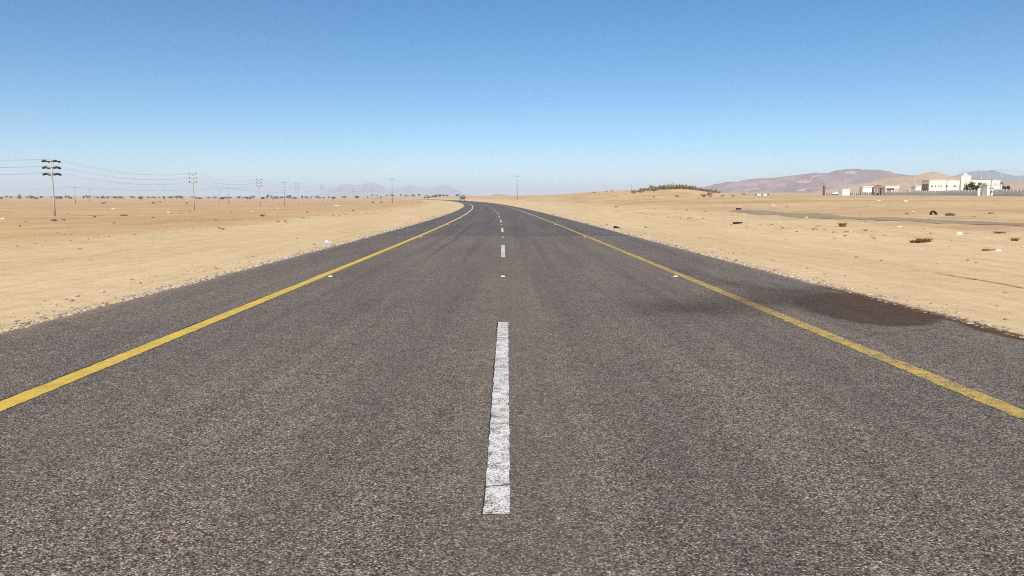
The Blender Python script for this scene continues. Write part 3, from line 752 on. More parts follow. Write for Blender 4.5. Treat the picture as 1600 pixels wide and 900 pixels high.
# clump near the far end of the road
c5 = protos[2]
for i, (px, d, s) in enumerate(((664, 980, .6), (670, 960, .75), (676, 990, .7), (681, 985, .85), (687, 1000, .8), (693, 985, .7), (699, 1010, .6), (714.5, 960, .72))):
    o = c5.copy(); COL.objects.link(o); o.location = at_dist(px, d) - Vector((0, 0, 1.7 * s)); o.scale = (s * 1.15, s * 1.15, s * .85); o.rotation_euler = (0, 0, i * 1.3)
    tag(o, 'dark round tree standing alone just beside the truck' if i == 7 else 'dark tree beyond the bend, %s in the clump towards the truck' % ordw(i), 'tree', 'dark trees beyond the bend')

def bush(seed, W, H, mat, n=240, size=.22, name='scrub_bush'):
    rnd = random.Random(seed); b = MB()
    for k in range(16):
        a = rnd.uniform(0, 6.28); L = rnd.uniform(.4, 1.)
        b.tube([(0, 0, -.1), (math.cos(a) * W * .2 * L, math.sin(a) * W * .2 * L, H * .4 * L), (math.cos(a) * W * .42 * L, math.sin(a) * W * .42 * L, H * .85 * L)], [.04, .025, .01], 4, 1, False)
    for k in range(9):
        a = rnd.uniform(0, 6.28); r = W * .36 * rnd.random() ** .5
        leafball(b, (math.cos(a) * r, math.sin(a) * r, H * rnd.uniform(.3, .8)), W * .2, W * .2, H * .24, n // 9, size, rnd)
    return b.build(name, [mat, M['bark']])
bp = [bush(1, 2.4, 1.5, M['scrub']), bush(2, 1.8, 1.9, M['scrub']), bush(3, 2.8, 1.3, M['scrub_brown']), bush(4, 1.6, 1.3, M['scrub'])]
used = set(); rnd = random.Random(4); bx = []
px = 986.
while px < 1122: px += rnd.uniform(2.0, 3.4); bx.append(px)
for i, px in enumerate(bx):
    k = rnd.choice((0, 1, 2, 3, 0)); d = 250 + rnd.uniform(-3, 7)
    if k not in used: o = bp[k]; used.add(k)
    else: o = bp[k].copy(); COL.objects.link(o)
    o.location = at_dist(px, d); s = rnd.uniform(.8, 1.2) * lerp(.62, 1.05, ss(985, 1030, px)) * (1 - .35 * ss(1060, 1120, px)); o.scale = (s, s, s); o.rotation_euler = (0, 0, rnd.uniform(0, 6.28))
    tag(o, '%s scrub bush on mound crest, %s counted going away from the road' % ('brown' if k == 2 else 'grey green', ordw(i)), 'bush', 'scrub bushes on the mound crest')
for k in range(4):
    if k not in used: bpy.data.objects.remove(bp[k])
o = bush(9, 3.3, 2.4, M['scrub_pale'], 420, .2); o.location = at_dist(1049, 249); tag(o, 'pale olive rounded bush, tallest on the mound crest', 'bush')
o = bush(10, 3.0, 1.8, M['scrub_brown'], 300, .2); p = on_ground(1110, 307.6) or at_dist(1110, 235); o.location = p; s = (p.y / 235); o.scale = (s,) * 3; tag(o, 'big reddish brown bush on the mound slope facing the hills', 'bush')
o = bush(12, 2.2, 1.0, M['scrub_brown'], 200, .2); p = on_ground(1099, 308) or at_dist(1099, 235); o.location = p; tag(o, 'low brown bush touching the big reddish brown one', 'bush')
slope = [(1057, 308, .8, 'dark low bush on the sandy face of the mound'), (1022, 308.6, .55, 'small bush at the foot of the mound towards the road'), (1092, 310, .5, 'flat bush at the mound foot below the reddish brown bush'), (928, 301.8, .9, 'brown bush on the skyline before the mound'), (948, 299.6, .9, 'first grey bush on the skyline before the thin post'), (956, 298.8, 1., 'second grey bush on the skyline before the thin post'), (1162, 303.5, 1.3, 'brown rounded bush on the flats below the purple ridge'), (1181, 304.5, .9, 'small brown bush behind the white barrier'), (1129, 307.5, .8, 'low bush past the mound on bare sand'), (1145, 307.2, .7, 'low flat bush before the lone thin pole'), (582.5, 317.2, 1.3, 'dark bush before the pale mountain, first of two'), (596, 317.2, 1.3, 'dark bush before the pale mountain, second of two'), (239, 318, 1.6, 'dark low bush on the plain before the second utility pole'), (292, 318, 1.3, 'dark bush beside the second utility pole'), (162, 318.6, 1.8, 'long dark bush past the big insulator pole'), (250, 316.5, 1.5, 'pale edged low bush behind another on the plain')]
base2 = bush(15, 2.3, 1.2, M['scrub_brown'], 220, .2)
for i, (px, py, s, t) in enumerate(slope):
    p = on_ground(px, py)
    if p is None or p.y > 900: p = at_dist(px, 420)
    if i == 0: o = base2
    else: o = base2.copy(); COL.objects.link(o)
    o.location = p; s *= p.y / 260 if p.y < 260 else 1.; o.scale = (s, s, s * .8); o.rotation_euler = (0, 0, i * 2.1)
    tag(o, t, 'bush', 'low desert bushes')

def tuft(seed, W, H, mat, n=70):
    rnd = random.Random(seed); b = MB()
    for k in range(n):
        a = rnd.uniform(0, 6.28); L = rnd.uniform(.5, 1.); r0 = rnd.random() * W * .22
        p0 = Vector((math.cos(a) * r0, math.sin(a) * r0, -.02)); p1 = p0 + Vector((math.cos(a) * W * .2 * L, math.sin(a) * W * .2 * L, H * .6 * L)); p2 = p0 + Vector((math.cos(a) * W * .42 * L, math.sin(a) * W * .42 * L, H * L * .9))
        w = Vector((-math.sin(a), math.cos(a), 0)) * rnd.uniform(.008, .02)
        b.face([p0 - w, p0 + w, p1 + w, p1 - w]); b.face([p1 - w, p1 + w, p2])
    return b.build('grass_tuft', mat)
for i, (px, py, W, H, mt, t) in enumerate(((1316, 354.5, .7, .38, 'tuft', 'bushy yellow green grass tuft beside the dirt track'), (1443, 378.5, .75, .24, 'straw', 'spreading brown dry grass tuft on the verge sand'), (1428, 379, .4, .16, 'straw', 'thin brown grass tuft touching a spreading one'), (1585, 376.5, .5, .2, 'tuft', 'sparse yellow dry tuft towards the edge of the sand'), (1562, 364.5, .8, .16, 'straw', 'scattered brown twigs near the white plastic bag'), (410, 338, .9, .4, 'straw', 'dry tuft past the power line on the plain'), (1352, 360.5, .3, .12, 'straw', 'tiny dry tuft on sand past the yellow tuft'))):
    o = tuft(i, W, H, M[mt], 170 if i < 2 else 90); o.location = on_ground(px, py); tag(o, t, 'grass tuft')

# ------------------------------------------------------------------ stones and litter
def thing_rock(px, py, wpx, name, mat, label, cat, sq=(1.25, 1., .62), seed=0):
    p = on_ground(px, py)
    if p is None: return
    r = wpx / F * p.y / 2 / sq[0]
    b = MB(); b.rock((0, 0, 0), r, seed, sq, 0, 2); o = b.build(name, mat); o.location = (p.x, p.y, p.z + r * sq[2] * .45); o.rotation_euler = (0, 0, seed)
    tag(o, label, cat, None); return o
SB, SPL = M['stone_brown'], M['stone_pale']
st_list = [
 (5, 343, 8, 1, 'pale stone at the very edge of the plain before the big insulator pole'), (31, 354, 5, 0, 'brown stone lying before the first boulder group of the plain'), (40, 347, 4, 0, 'small brown stone above another before the big pole'),
 (84, 345.5, 9, 0, 'brown boulder straight below the big insulator pole'), (99, 344.5, 7, 0, 'dark boulder beside the one below the big pole'), (106, 334.5, 4, 0, 'small brown stone next to the foot of the big pole'), (178, 327.5, 7, 1, 'pale flat stone halfway to the second pole, far back'),
 (148, 339.5, 6, 0, 'brown stone short of the black flat slab'), (178, 349, 5, 0, 'brown stone below the black flat slab'), (239, 340.5, 5, 0, 'brown stone before the second pole on tan sand'), (265, 333.5, 9, 1, 'white stone heap short of the second utility pole'), (282, 333.5, 4, 0, 'brown stone beside the white stone heap'),
 (296, 330.5, 4, 0, 'brown stone close to the foot of the second pole'), (337, 343.5, 4, 0, 'dark stone past the second pole near the sand ledge'), (362, 332.5, 4, 0, 'brown stone midway between second and third poles'), (395, 331, 5, 1, 'pale stone just short of the third utility pole'), (446, 347, 5, 0, 'dark lone stone on the pale ledge below the mast'),
 (480, 332, 5, 0, 'dark stone among pale scatter past the fourth pole'), (526, 323, 8, 1, 'pale stone cluster before the pale mountain'), (552, 330, 5, 0, 'dark stone on the sand before the pale mountain'), (434, 327, 4, 1, 'pale stone between the third pole and the mast'),
 (1009, 355.6, 5, 0, 'brown stone past the black scrap on the verge'), (948, 352, 4, 0, 'small brown stone between the road and the black scrap'), (1073, 329, 4, 0, 'brown stone on flat sand below the mound end'), (1102, 330.5, 4, 0, 'dark stone near the start of the dirt track'), (1075, 342, 4, 0, 'small brown stone on the open verge sand'),
 (1178, 323, 5, 1, 'white stone on the flats below the white barrier'), (1208, 322, 6, 1, 'pale stone pair on the flats below the ridge'), (1230, 323, 4, 0, 'reddish brown stone short of the brown pillar'), (1260, 340.5, 6, 1, 'white stone on the near edge of the dirt track'), (1223, 357, 5, 0, 'brown stone on open sand short of the yellow tuft'),
 (1217, 348, 6, 1, 'pale flat stone below the dirt track'), (1196, 355.5, 5, 1, 'pale stone on open sand past the black slab'), (1320.5, 369, 5, 0, 'flat brown stone below the yellow tuft'), (1304, 373, 3, 0, 'tiny dark stone under the flat brown one'), (1427, 332, 6, 1, 'white stone short of the half buried tyre'), (1417, 334.5, 6, 0, 'brown stone touching the white one by the tyre'),
 (1406, 356, 11, 1, 'pale stone with a dark underside past the yellow tuft'), (1512, 407, 5, 0, 'pair of brown stones on smooth verge sand'), (1377, 407.5, 4, 0, 'small brown stone on smooth verge sand beside the tyre line'), (1598, 387, 7, 1, 'white stone at the outer edge of the sand'), (1522, 339.5, 5, 0, 'brown stone past the log beyond the dirt track'),
 (1415, 316, 9, 1, 'pale rubble heap on the flats below the gatehouse'), (1373, 315, 7, 1, 'pale boulder below the brown gatehouse'), (1330, 361, 5, 1, 'pale stone beside the small tufts of verge sand'), (1339, 370.5, 7, 1, 'flat white stone between two dry tufts'), (1548, 334, 7, 0, 'brown clod on the flats past the log')]
for i, (px, py, w, pale, t) in enumerate(st_list):
    thing_rock(px, py, w, 'stone', SPL if pale else SB, t, 'stone', (1.35, 1., .62), i + 1)
# black scrap of tyre tread by the verge
def lump(name, pts, mat, px, py, label, cat, rz=0.):
    """low ragged slab from an outline, with real thickness"""
    p = on_ground(px, py); b = MB(); n = len(pts)
    top = [(x, y, z) for x, y, z in pts]; bot = [(x * 1.08, y * 1.08, -.03) for x, y, z in pts]
    b.face(top); 
    for i in range(n): b.face([bot[i], bot[(i + 1) % n], top[(i + 1) % n], top[i]])
    o = b.build(name, mat); o.location = p; o.rotation_euler = (0, 0, rz); return tag(o, label, cat)
lump('tyre_scrap', [(-.17, -.10, .05), (-.05, -.13, .10), (.10, -.10, .05), (.22, -.05, .025), (.16, .05, .02), (-.02, .12, .13), (-.15, .10, .15), (-.20, 0, .12)], M['charred'], 964, 356.8, 'crumpled black tyre scrap on sand beside the road edge', 'tyre scrap')
lump('rubber_slab', [(-.30, -.10, .09), (-.1, -.12, .13), (.28, -.10, .11), (.31, .08, .09), (.05, .12, .14), (-.29, .10, .11)], M['charred'], 1153, 349.6, 'flat black slab on open sand below the dirt track', 'slab')
lump('rubber_slab', [(-.33, -.15, .2), (.32, -.15, .22), (.33, .15, .2), (-.32, .15, .23)], M['charred'], 1154, 327.6, 'square black block where the dirt track begins', 'block')
lump('rubber_slab', [(-.7, -.3, .22), (.65, -.3, .26), (.7, .3, .22), (-.66, .3, .25)], M['charred'], 194, 337, 'long black slab on the plain between the first two poles', 'slab')
lump('rubber_slab', [(-.28, -.12, .1), (.28, -.1, .12), (.25, .12, .1), (-.25, .12, .12)], M['charred'], 963, 323.4, 'black lump on the sand below the skyline bushes', 'lump')
lump('rubber_slab', [(-.22, -.05, .03), (.2, -.06, .05), (.24, .04, .03), (-.2, .05, .04)], M['wood'], 1546, 391.4, 'dark flat stick lying beside white rubbish', 'stick')
# half buried tyre
p = on_ground(1458.6, 335.6); e = empty('tyre', p)
b = MB(); ring = [(.215, -.08), (.30, -.105), (.335, -.08), (.345, 0), (.335, .08), (.30, .105), (.215, .08)]
n = 26
for i in range(n):
    for (r1, w1), (r2, w2) in zip(ring, ring[1:] + ring[:1]):
        a, c = 2 * math.pi * i / n, 2 * math.pi * (i + 1) / n
        b.face([(r1 * math.cos(a), w1, r1 * math.sin(a)), (r2 * math.cos(a), w2, r2 * math.sin(a)), (r2 * math.cos(c), w2, r2 * math.sin(c)), (r1 * math.cos(c), w1, r1 * math.sin(c))])
o = b.build('tread', M['rubber'], e, True); o.rotation_euler = (R(-28), 0, R(12)); o.location = (0, 0, .06)
tag(e, 'worn black tyre half buried in sand beyond the dirt track', 'tyre')
p = on_ground(1485, 337); b = MB(); b.tube([(-.42, 0, .09), (-.1, .02, .13), (.2, -.02, .10), (.46, .05, .05)], [.10, .12, .10, .05], 9)
o = b.build('log', M['wood'], None, True); o.location = p; o.rotation_euler = (0, 0, .1); tag(o, 'dark weathered log lying near the half buried tyre', 'log')
def bag(px, py, W, H, mat, label, cat, seed):
    p = on_ground(px, py); b = MB(); V_, F_ = ICO[2]; rnd = random.Random(seed)
    for v in V_:
        k = 1 + .5 * noise.noise(Vector(v) * 2.1 + Vector((seed, 0, 0))) + .25 * noise.noise(Vector(v) * 5 + Vector((seed, 3, 0)))
        b.v.append((v[0] * W / 2 * k, v[1] * W * .4 * k, max(-.2, v[2]) * H * k + H * .12))
    b.f = list(F_); b.m = [0] * len(F_); o = b.build('plastic_bag' if 'bag' in cat else 'rubbish', mat); o.location = p; return tag(o, label, cat)
bag(1499, 366.4, .26, .11, M['bag_white'], 'white puffed plastic bag on sand below the dirt track', 'plastic bag', 3)
bag(1560, 392.2, .15, .05, M['bag_white'], 'flat white rubbish beside the dark stick', 'rubbish', 5)
bag(511, 379.5, .24, .10, M['bag_blue'], 'torn pale blue plastic bag on sand by the road edge', 'plastic bag', 8)

# ------------------------------------------------------------------ walled compound
def wall_run(px0, d0, px1, d1, h, npost, label, z_off=0.):
    a, c = at_dist(px0, d0), at_dist(px1, d1); e = empty('boundary_wall', a); d = c - a; L = math.hypot(d.x, d.y); rz = math.atan2(d.y, d.x)
    b = MB(); b2 = MB()
    for i in range(npost):
        t0, t1 = i / npost, (i + 1) / npost; m = (t0 + t1) / 2; x, y = d.x * m, d.y * m; z = gz(a.x + x, a.y + y) - a.z
        b.box((x, y, z + h / 2 - .25), (L / npost - .30, .14, h + .3), 0, rz)
        for k in (.33, .66): b2.box((x, y, z + h * k), (L / npost - .3, .17, .05), 0, rz)
    b.build('wall_panels', M['grey_panel'], e)
    for i in range(npost + 1):
        t = i / npost; x, y = d.x * t, d.y * t; z = gz(a.x + x, a.y + y) - a.z
        b = MB(); b.box((x, y, z + h / 2 - .21), (.40, .40, h + .36), 0, rz); b.build('post', M['post'], e)
    return tag(e, label, 'wall', 'precast boundary walls of the compound')
wall_run(1528, 332, 1383, 500, 2.55, 42, 'long grey panel wall with white posts before the cream building')
wall_run(1368, 505, 1290, 640, 2.3, 26, 'grey panel wall with white posts between gatehouse and brown pillar')
wall_run(1640, 262, 1552, 312, 2.7, 15, 'grey panel wall with white posts past the white guard building')

def building(name, label, cat, px0, px1, ytop, d, depth, mat, roof=.35, group=None, side=None):
    """axis-aligned block: front face spans px0..px1 at distance d"""
    a, c = at_dist(px0, d), at_dist(px1, d); W = c.x - a.x; zt = z_at(ytop, d); zb = min(a.z, c.z) - .5
    e = empty(name, ((a.x + c.x) / 2, d, zb)); H = zt - zb
    b = MB(); b.box((0, depth / 2, H / 2), (W, depth, H)); b.build('wall', side or mat, e)
    b = MB(); b.box((0, depth / 2, H + .12), (W + roof, depth + roof, .28)); b.build('roof', mat, e)
    tag(e, label, cat, group); return e, W, H, a.x - (a.x + c.x) / 2
def window(e, x, z, w, h, y=-.03):
    b = MB(); b.box((x, y, z), (w + .16, .10, h + .16)); o = b.build('window', M['cream_dark'], e)
    b = MB(); b.box((x, y - .04, z), (w, .06, h)); b.build('pane', M['glass'], o)
def pxw(px, d): return at_dist(px, d).x
D = 430
e, W, H, _ = building('cream_building', 'large flat roofed cream building with a water tank tower', 'building', 1451, 1498, 281.6, D, 8.0, M['cream'])
for px, w, y in ((1455, .9, 290.8), (1460.5, .55, 290.8), (1466, .55, 290.8), (1469.8, .5, 290.6), (1478, 1.2, 290.8), (1490.5, 1.3, 290.8)):
    window(e, pxw(px, D) - e.location.x, z_at(y, D) - e.location.z, w, .65)
b = MB(); b.box((-W / 2 - .06, 4.0, H * .40), (.12, 6.6, H * .78)); o = b.build('side_cladding', M['brown_wall'], e)
for k in (2.6, 3.9, 5.2):
    b = MB(); b.box((-W / 2 - .14, k, H * .45), (.06, .5, 1.5)); q = b.build('window', M['glass'], e)
x0, x1 = pxw(1500, D) - e.location.x, pxw(1515, D) - e.location.x; zt = z_at(274.2, D) - e.location.z
b = MB(); b.box(((x0 + x1) / 2, 2.2, zt / 2), (x1 - x0, 5.0, zt)); o = b.build('tower', M['cream'], e)
b = MB(); b.lathe([(.05, 0), (1.0, .05), (1.05, .5), (1.02, 1.0), (.5, 1.3), (.1, 1.4)], ((x0 + x1) / 2 + .8, 2.2, zt), 14); b.build('water_tank', M['white_lamp'], o, True)
x2 = pxw(1561, 440) - e.location.x; zt = z_at(282.2, 440) - e.location.z
b = MB(); b.box(((x1 + x2) / 2, 14, zt / 2), (x2 - x1 - .02, 8, zt)); b.build('rear_wing', M['cream'], e)
b = MB(); b.box(((x1 + x2) / 2, 14, zt + .15), (x2 - x1 + .3, 8.3, .3)); b.build('roof', M['cream'], e)
e, W, H, _ = building('guard_building', 'small white guard building next to the gate opening', 'building', 1542, 1565, 289.4, 338, 6, M['white_wall'])
window(e, pxw(1546.5, 338) - e.location.x, z_at(294, 338) - e.location.z, .8, .45); window(e, pxw(1550.3, 338) - e.location.x, z_at(294, 338) - e.location.z, .7, .45); window(e, pxw(1549, 338) - e.location.x, z_at(299.3, 338) - e.location.z, .6, .9)
# gate: post, open leaf, dark passage
p = at_dist(1528, 331); e = empty('gate', p); h = z_at(295.2, 331) - p.z
b = MB(); b.box((0, -.3, h / 2), (.75, .75, h)); b.box((0, -.3, h + .1), (.95, .95, .2)); b.build('gate_post', M['post'], e)
x1 = pxw(1536, 331) - p.x; x2 = pxw(1542, 331) - p.x; hh = z_at(290, 331) - p.z
b = MB(); b.box(((x1 + x2) / 2, 2.2, hh / 2), (.12, 4.4, hh), 0, R(-28)); 
for k in (-1, 0, 1): b.box(((x1 + x2) / 2 - .09, 2.2 + k * 1.5, hh / 2), (.08, .12, hh), 0, R(-28))
b.build('gate_leaf', M['green_gate'], e)
tag(e, 'compound gate with white post and open grey green leaf', 'gate')
# white outbuildings
e, W, H, _ = building('outbuilding', 'white block outbuilding behind the wall, plain without roof slab', 'building', 1316, 1327.5, 296.2, 560, 7.5, M['white_wall'], .0)
e, W, H, _ = building('outbuilding', 'white outbuilding with overhanging flat roof beside the gatehouse', 'building', 1347.5, 1362, 291.6, 535, 5, M['white_wall'], 1.3)
b = MB(); b.box((-W / 2 - .03, 2.5, H * .28), (.08, 1.2, H * .5)); b.build('door', M['dark_int'], e)
e, W, H, _ = building('annex', 'small white annex touching the cream building', 'building', 1430, 1438.5, 290.8, 455, 5, M['white_wall'], .5)
b = MB(); b.box((0, -.06, H * .52), (W * .9, .1, .8)); b.build('window', M['glass'], e)
e, W, H, _ = building('shed', 'low white flat shed between gatehouse and annex', 'shed', 1420, 1428, 297.2, 470, 4, M['white_wall'], .8)
# gatehouse: brown gabled portal
D = 503; a, c = at_dist(1367.2, D), at_dist(1381.5, D); e = empty('gatehouse', ((a.x + c.x) / 2, D, a.z - .4)); W = c.x - a.x; zr = z_at(288.8, D) - e.location.z; ze = z_at(294, D) - e.location.z
for sx, w in ((-W / 2 + .4, .8), (-W * .08, .7), (W / 2 - .8, 1.6)):
    b = MB(); b.box((sx, 0, ze / 2), (w, .8, ze)); b.box((sx, 4.5, ze / 2), (w, .8, ze)); b.build('column', M['brown_wall'], e)
b = MB(); gx = -W / 2 - .5; mx = -W * .05; rx = W * .32
for y0, y1 in ((-.7, 5.2),):
    b.face([(gx, y0, ze), (rx, y0, ze), (mx, y0, zr)]); b.face([(rx, y1, ze), (gx, y1, ze), (mx, y1, zr)])
    b.face([(gx, y0, ze), (mx, y0, zr), (mx, y1, zr), (gx, y1, ze)]); b.face([(mx, y0, zr), (rx, y0, ze), (rx, y1, ze), (mx, y1, zr)]); b.face([(gx, y0, ze), (gx, y1, ze), (rx, y1, ze), (rx, y0, ze)])
b.build('gable_roof', M['brown_wall'], e)
b = MB(); b.box((W * .38, 2.2, ze + .35), (W * .32, 5.0, 1.0)); b.build('flat_roof', M['brown_wall'], e)
b = MB(); b.box((-W * .02, 2.4, ze * .22), (W * .62, .14, ze * .42)); b.build('gate_leaf', M['dark_int'], e)
tag(e, 'dark brown gatehouse with a small gabled roof over open columns', 'gatehouse')
D = 512; a, c = at_dist(1382, D), at_dist(1404, D); e = empty('entrance_canopy', ((a.x + c.x) / 2, D, a.z - .4)); W = c.x - a.x; z0 = z_at(294.2, D) - e.location.z; z1 = z_at(291.2, D) - e.location.z
b = MB(); b.box((0, 2.5, (z0 + z1) / 2), (W, 6, z1 - z0)); b.box((-W / 2 + .7, 2.5, z1 + .2), (1.2, 6, .5)); b.box((W / 2 - .8, 2.5, z1 + .2), (1.5, 6, .5)); b.build('roof_slab', M['cream'], e)
for sx in (-W / 2 + .6, W / 2 - 2.9, W / 2 - 1.4): b = MB(); b.box((sx, -.2, z0 / 2), (.55, .55, z0)); b.build('column', M['white_wall'], e)
b = MB(); b.box((-.8, 2.6, z0 / 2), (W * .62, 4, z0)); o = b.build('wall', M['brown_wall'], e)
b = MB(); b.box((.4, .57, z0 * .66), (.9, .1, 1.2)); b.build('window', M['cream'], e)
tag(e, 'white slab canopy on columns joined to the brown gatehouse', 'canopy')
# brown pillar with flat cap
D = 470; p = at_dist(1287, D); e = empty('stone_pillar', p); zt = z_at(287.2, D) - p.z; zs = z_at(290.2, D) - p.z
b = MB(); b.box((0, 0, zs / 2 - .2), (1.05, 1.05, zs + .4), 0, .3); b.build('shaft', M['stone'], e)
b = MB(); b.box((0, 0, (zs + zt) / 2), (.5, .5, zt - zs), 0, .3); b.build('neck', M['cream_dark'], e)
b = MB(); b.box((0, 0, zt), (2.9, 1.4, .28)); b.build('cap', M['brown_wall'], e)
tag(e, 'dark brown stone pillar with flat wide cap at the wall end', 'pillar')
# low white barrier
D = 300; a, c = at_dist(1181, D), at_dist(1200, D); e = empty('concrete_barrier', (a + c) / 2); W = c.x - a.x
b = MB(); b.box((0, 0, .22), (W, .45, .62), 0, 0, .97); b.build('barrier_body', M['cream'], e)
for sx in (-W / 2 - .05, 0, W / 2 - .1): b = MB(); b.box((sx, -.26, .3), (.6, .12, .5)); b.build('dark_marker', M['dark_int'], e)
tag(e, 'low white concrete barrier with dark ends below the ridge', 'barrier')
# parked white pickup by the wall
D = 585; p = at_dist(1305, D); e = empty('pickup_truck', (p.x, p.y, p.z + .6))
b = MB(); b.rbox((.4, 0, 1.35), (3.2, 1.9, 1.5), .08); b.build('cargo_box', M['car_white'], e)
b = MB(); b.rbox((-1.95, 0, 1.0), (1.4, 1.8, 1.0), .15); b.rbox((-1.8, 0, 1.65), (1.0, 1.7, .7), .15); o = b.build('cab', M['car_white'], e)
b = MB(); b.box((-1.85, 0, 1.68), (.8, 1.74, .42)); b.build('window', M['glass'], o)
b = MB(); b.box((-.2, 0, .5), (4.4, 1.5, .3)); b.build('chassis', M['dark_int'], e)
for sx in (-1.8, 1.2):
    for sy in (-.8, .8): b = MB(); b.tube([(sx, sy - .12, .40), (sx, sy + .12, .40)], .40, 14); b.build('wheel', M['rubber'], e)
tag(e, 'small white box pickup parked behind the wall near the pillar', 'pickup')

# compound trees
def dense_tree(seed, W, H):
    rnd = random.Random(seed); e = empty('leafy_tree', (0, 0, 0))
    b = MB(); b.tube([(0, 0, -.3), (0.05, 0, H * .3), (.1, .05, H * .7)], [.18, .14, .06], 7)
    for k in range(5): a = k * 1.3; b.tube([(0, 0, H * (.2 + .1 * k)), (math.cos(a) * W * .3, math.sin(a) * W * .3, H * (.35 + .1 * k))], [.07, .02], 5)
    b.build('trunk', M['bark'], e)
    b = MB()
    for k in range(22):
        f = rnd.random(); z = H * (.12 + .80 * f); rr = W * .42 * (1 - f * .75); a = rnd.uniform(0, 6.28); r = rr * rnd.random() ** .5
        leafball(b, (math.cos(a) * r, math.sin(a) * r, z), W * .17, W * .17, H * .1, 42, .42, rnd)
    b.build('crown', M['foliage'], e); return e
ta, tb = dense_tree(3, 4.6, 6.2), dense_tree(4, 4.0, 5.2)
for i, (px, d, s, src, t) in enumerate(((1509, 372, 1.0, 0, 'first dark green tree of the row beside the tower'), (1514, 368, 1.16, 0, 'tallest dark green tree of the row below the tower'), (1519.5, 366, 1.08, 0, 'dark green tree just past the tallest one of the row'), (1524.5, 362, .95, 1, 'lower dark green tree close to the gate post'), (1530.5, 360, 1.2, 1, 'dark green tree seen over the gate opening'), (1536, 362, 1.0, 0, 'dark green tree behind the open gate leaf'), (1556, 360, .95, 0, 'dark tree peeping over the white guard building roof'), (1563.5, 352, 1.0, 0, 'dark green tree at the corner of the guard building'), (1568, 345, .82, 1, 'rounded green tree behind the wall past the guard building'), (1574, 340, .86, 1, 'last green tree of the compound, over the panel wall'))):
    base = (ta, tb)[src]; o = base if 'label' not in base else copy_tree(base)
    o.location = at_dist(px, d); o.scale = (s, s, s); o.rotation_euler = (0, 0, i * 1.9); tag(o, t, 'tree', 'green trees in the compound')

# double-arm street lamps
def lamp():
    e = empty('street_lamp', (0, 0, 0)); h = 10.
    b = MB(); b.tube([(0, 0, -.3), (0, 0, h * .5), (0, 0, h)], [.12, .09, .06], 8); b.build('pole', M['galv'], e, True)
    for sx in (-1, 1):
        b = MB(); b.tube([(0, 0, h - .1), (sx * .5, 0, h + .12), (sx * 1.0, 0, h + .15)], [.05, .045, .04], 6); a = b.build('arm', M['galv'], e)
        b = MB(); b.rbox((sx * 1.35, 0, h + .16), (.7, .32, .13), .04); b.build('lamp_head', M['galv'], a)
    return e
l0 = lamp()
for i, (px, py, d, t) in enumerate(((1320, 282, 490, 'over the plain white outbuilding'), (1367, 280, 430, 'over the brown gatehouse'), (1352, 285.5, 560, 'over the outbuilding with flat roof'), (1429, 276.5, 395, 'over the low shed'), (1507, 266.5, 330, 'over the water tank tower'), (1531.5, 264.4, 300, 'before the first blue mountain peak'), (1562, 261.6, 275, 'over the guard building end'), (1593, 258.8, 255, 'over the panel wall past the last tree'))):
    o = l0 if i == 0 else copy_tree(l0); p = at_dist(px, d); o.location = p; s = (z_at(py, d) - p.z) / 10.2; o.scale = (1, 1, s)
    tag(o, 'thin double arm street lamp with white heads ' + t, 'street lamp', 'double arm street lamps of the compound')
# power pole by the gate
D = 325; p = at_dist(1547.5, D); h = z_at(267.5, D) - p.z; e = empty('power_pole', p)
b = MB(); b.tube([(0, 0, -.3), (0, 0, h * .6), (0, 0, h)], [.2, .17, .12], 9); b.build('pole', M['dull_pole'], e, True)
b = MB(); b.box((0.35, -.15, h), (2.8, .12, .14)); a = b.build('crossarm', M['dull_pole'], e)
for sx in (-.85, .35, 1.55): b = MB(); b.lathe([(.04, 0), (.16, .1), (.07, .2), (.16, .3), (.05, .45)], (sx, -.15, h + .07), 8); b.build('insulator', M['dark_ins'], a)
tag(e, 'single power pole with three insulators before the guard building', 'utility pole')
for k, sx in enumerate((-.85, .35, 1.55)):
    b = MB(); b.tube([(p.x + sx + t * 6, p.y - t * 3.2, p.z + h + .5 - .04 * t * (12 - t)) for t in range(13)], [.022] * 13, 4, 0, False)
    tag(b.build('power_wire', M['wire']), 'thin wire leaving the single power pole, %s insulator counted from the tower' % ordw(k), 'wire', 'wires of the single power pole')
def slim(px, d, py, label, arm=0., name='slim_pole', r=.09):
    p = at_dist(px, d); h = z_at(py, d) - p.z; e = empty(name, p)
    b = MB(); b.tube([(0, 0, -.3), (0, 0, h)], [r * 1.3, r], 8); b.build('pole', M['bark'] if arm < 0 else M['dull_pole'], e, True)
    b = MB(); b.box((0, 0, h), (max(.4, abs(arm)), .14, .12)); b.build('pole_cap', M['dull_pole'], e)
    return tag(e, label, 'pole')
slim(1478.3, 395, 281, 'slim brown pole standing before the cream building front', -1, r=.13)
slim(1499, 388, 283, 'slim grey pole at the corner of the cream building', r=.1)
slim(1171.5, 430, 286, 'lone thin pole on the flats before the purple ridge', .8, r=.14)
slim(986.5, 262, 288.6, 'short dark post at the road end of the mound', r=.10)
slim(1593, 300, 272, 'slim grey pole behind the last panel wall', .5, r=.08)

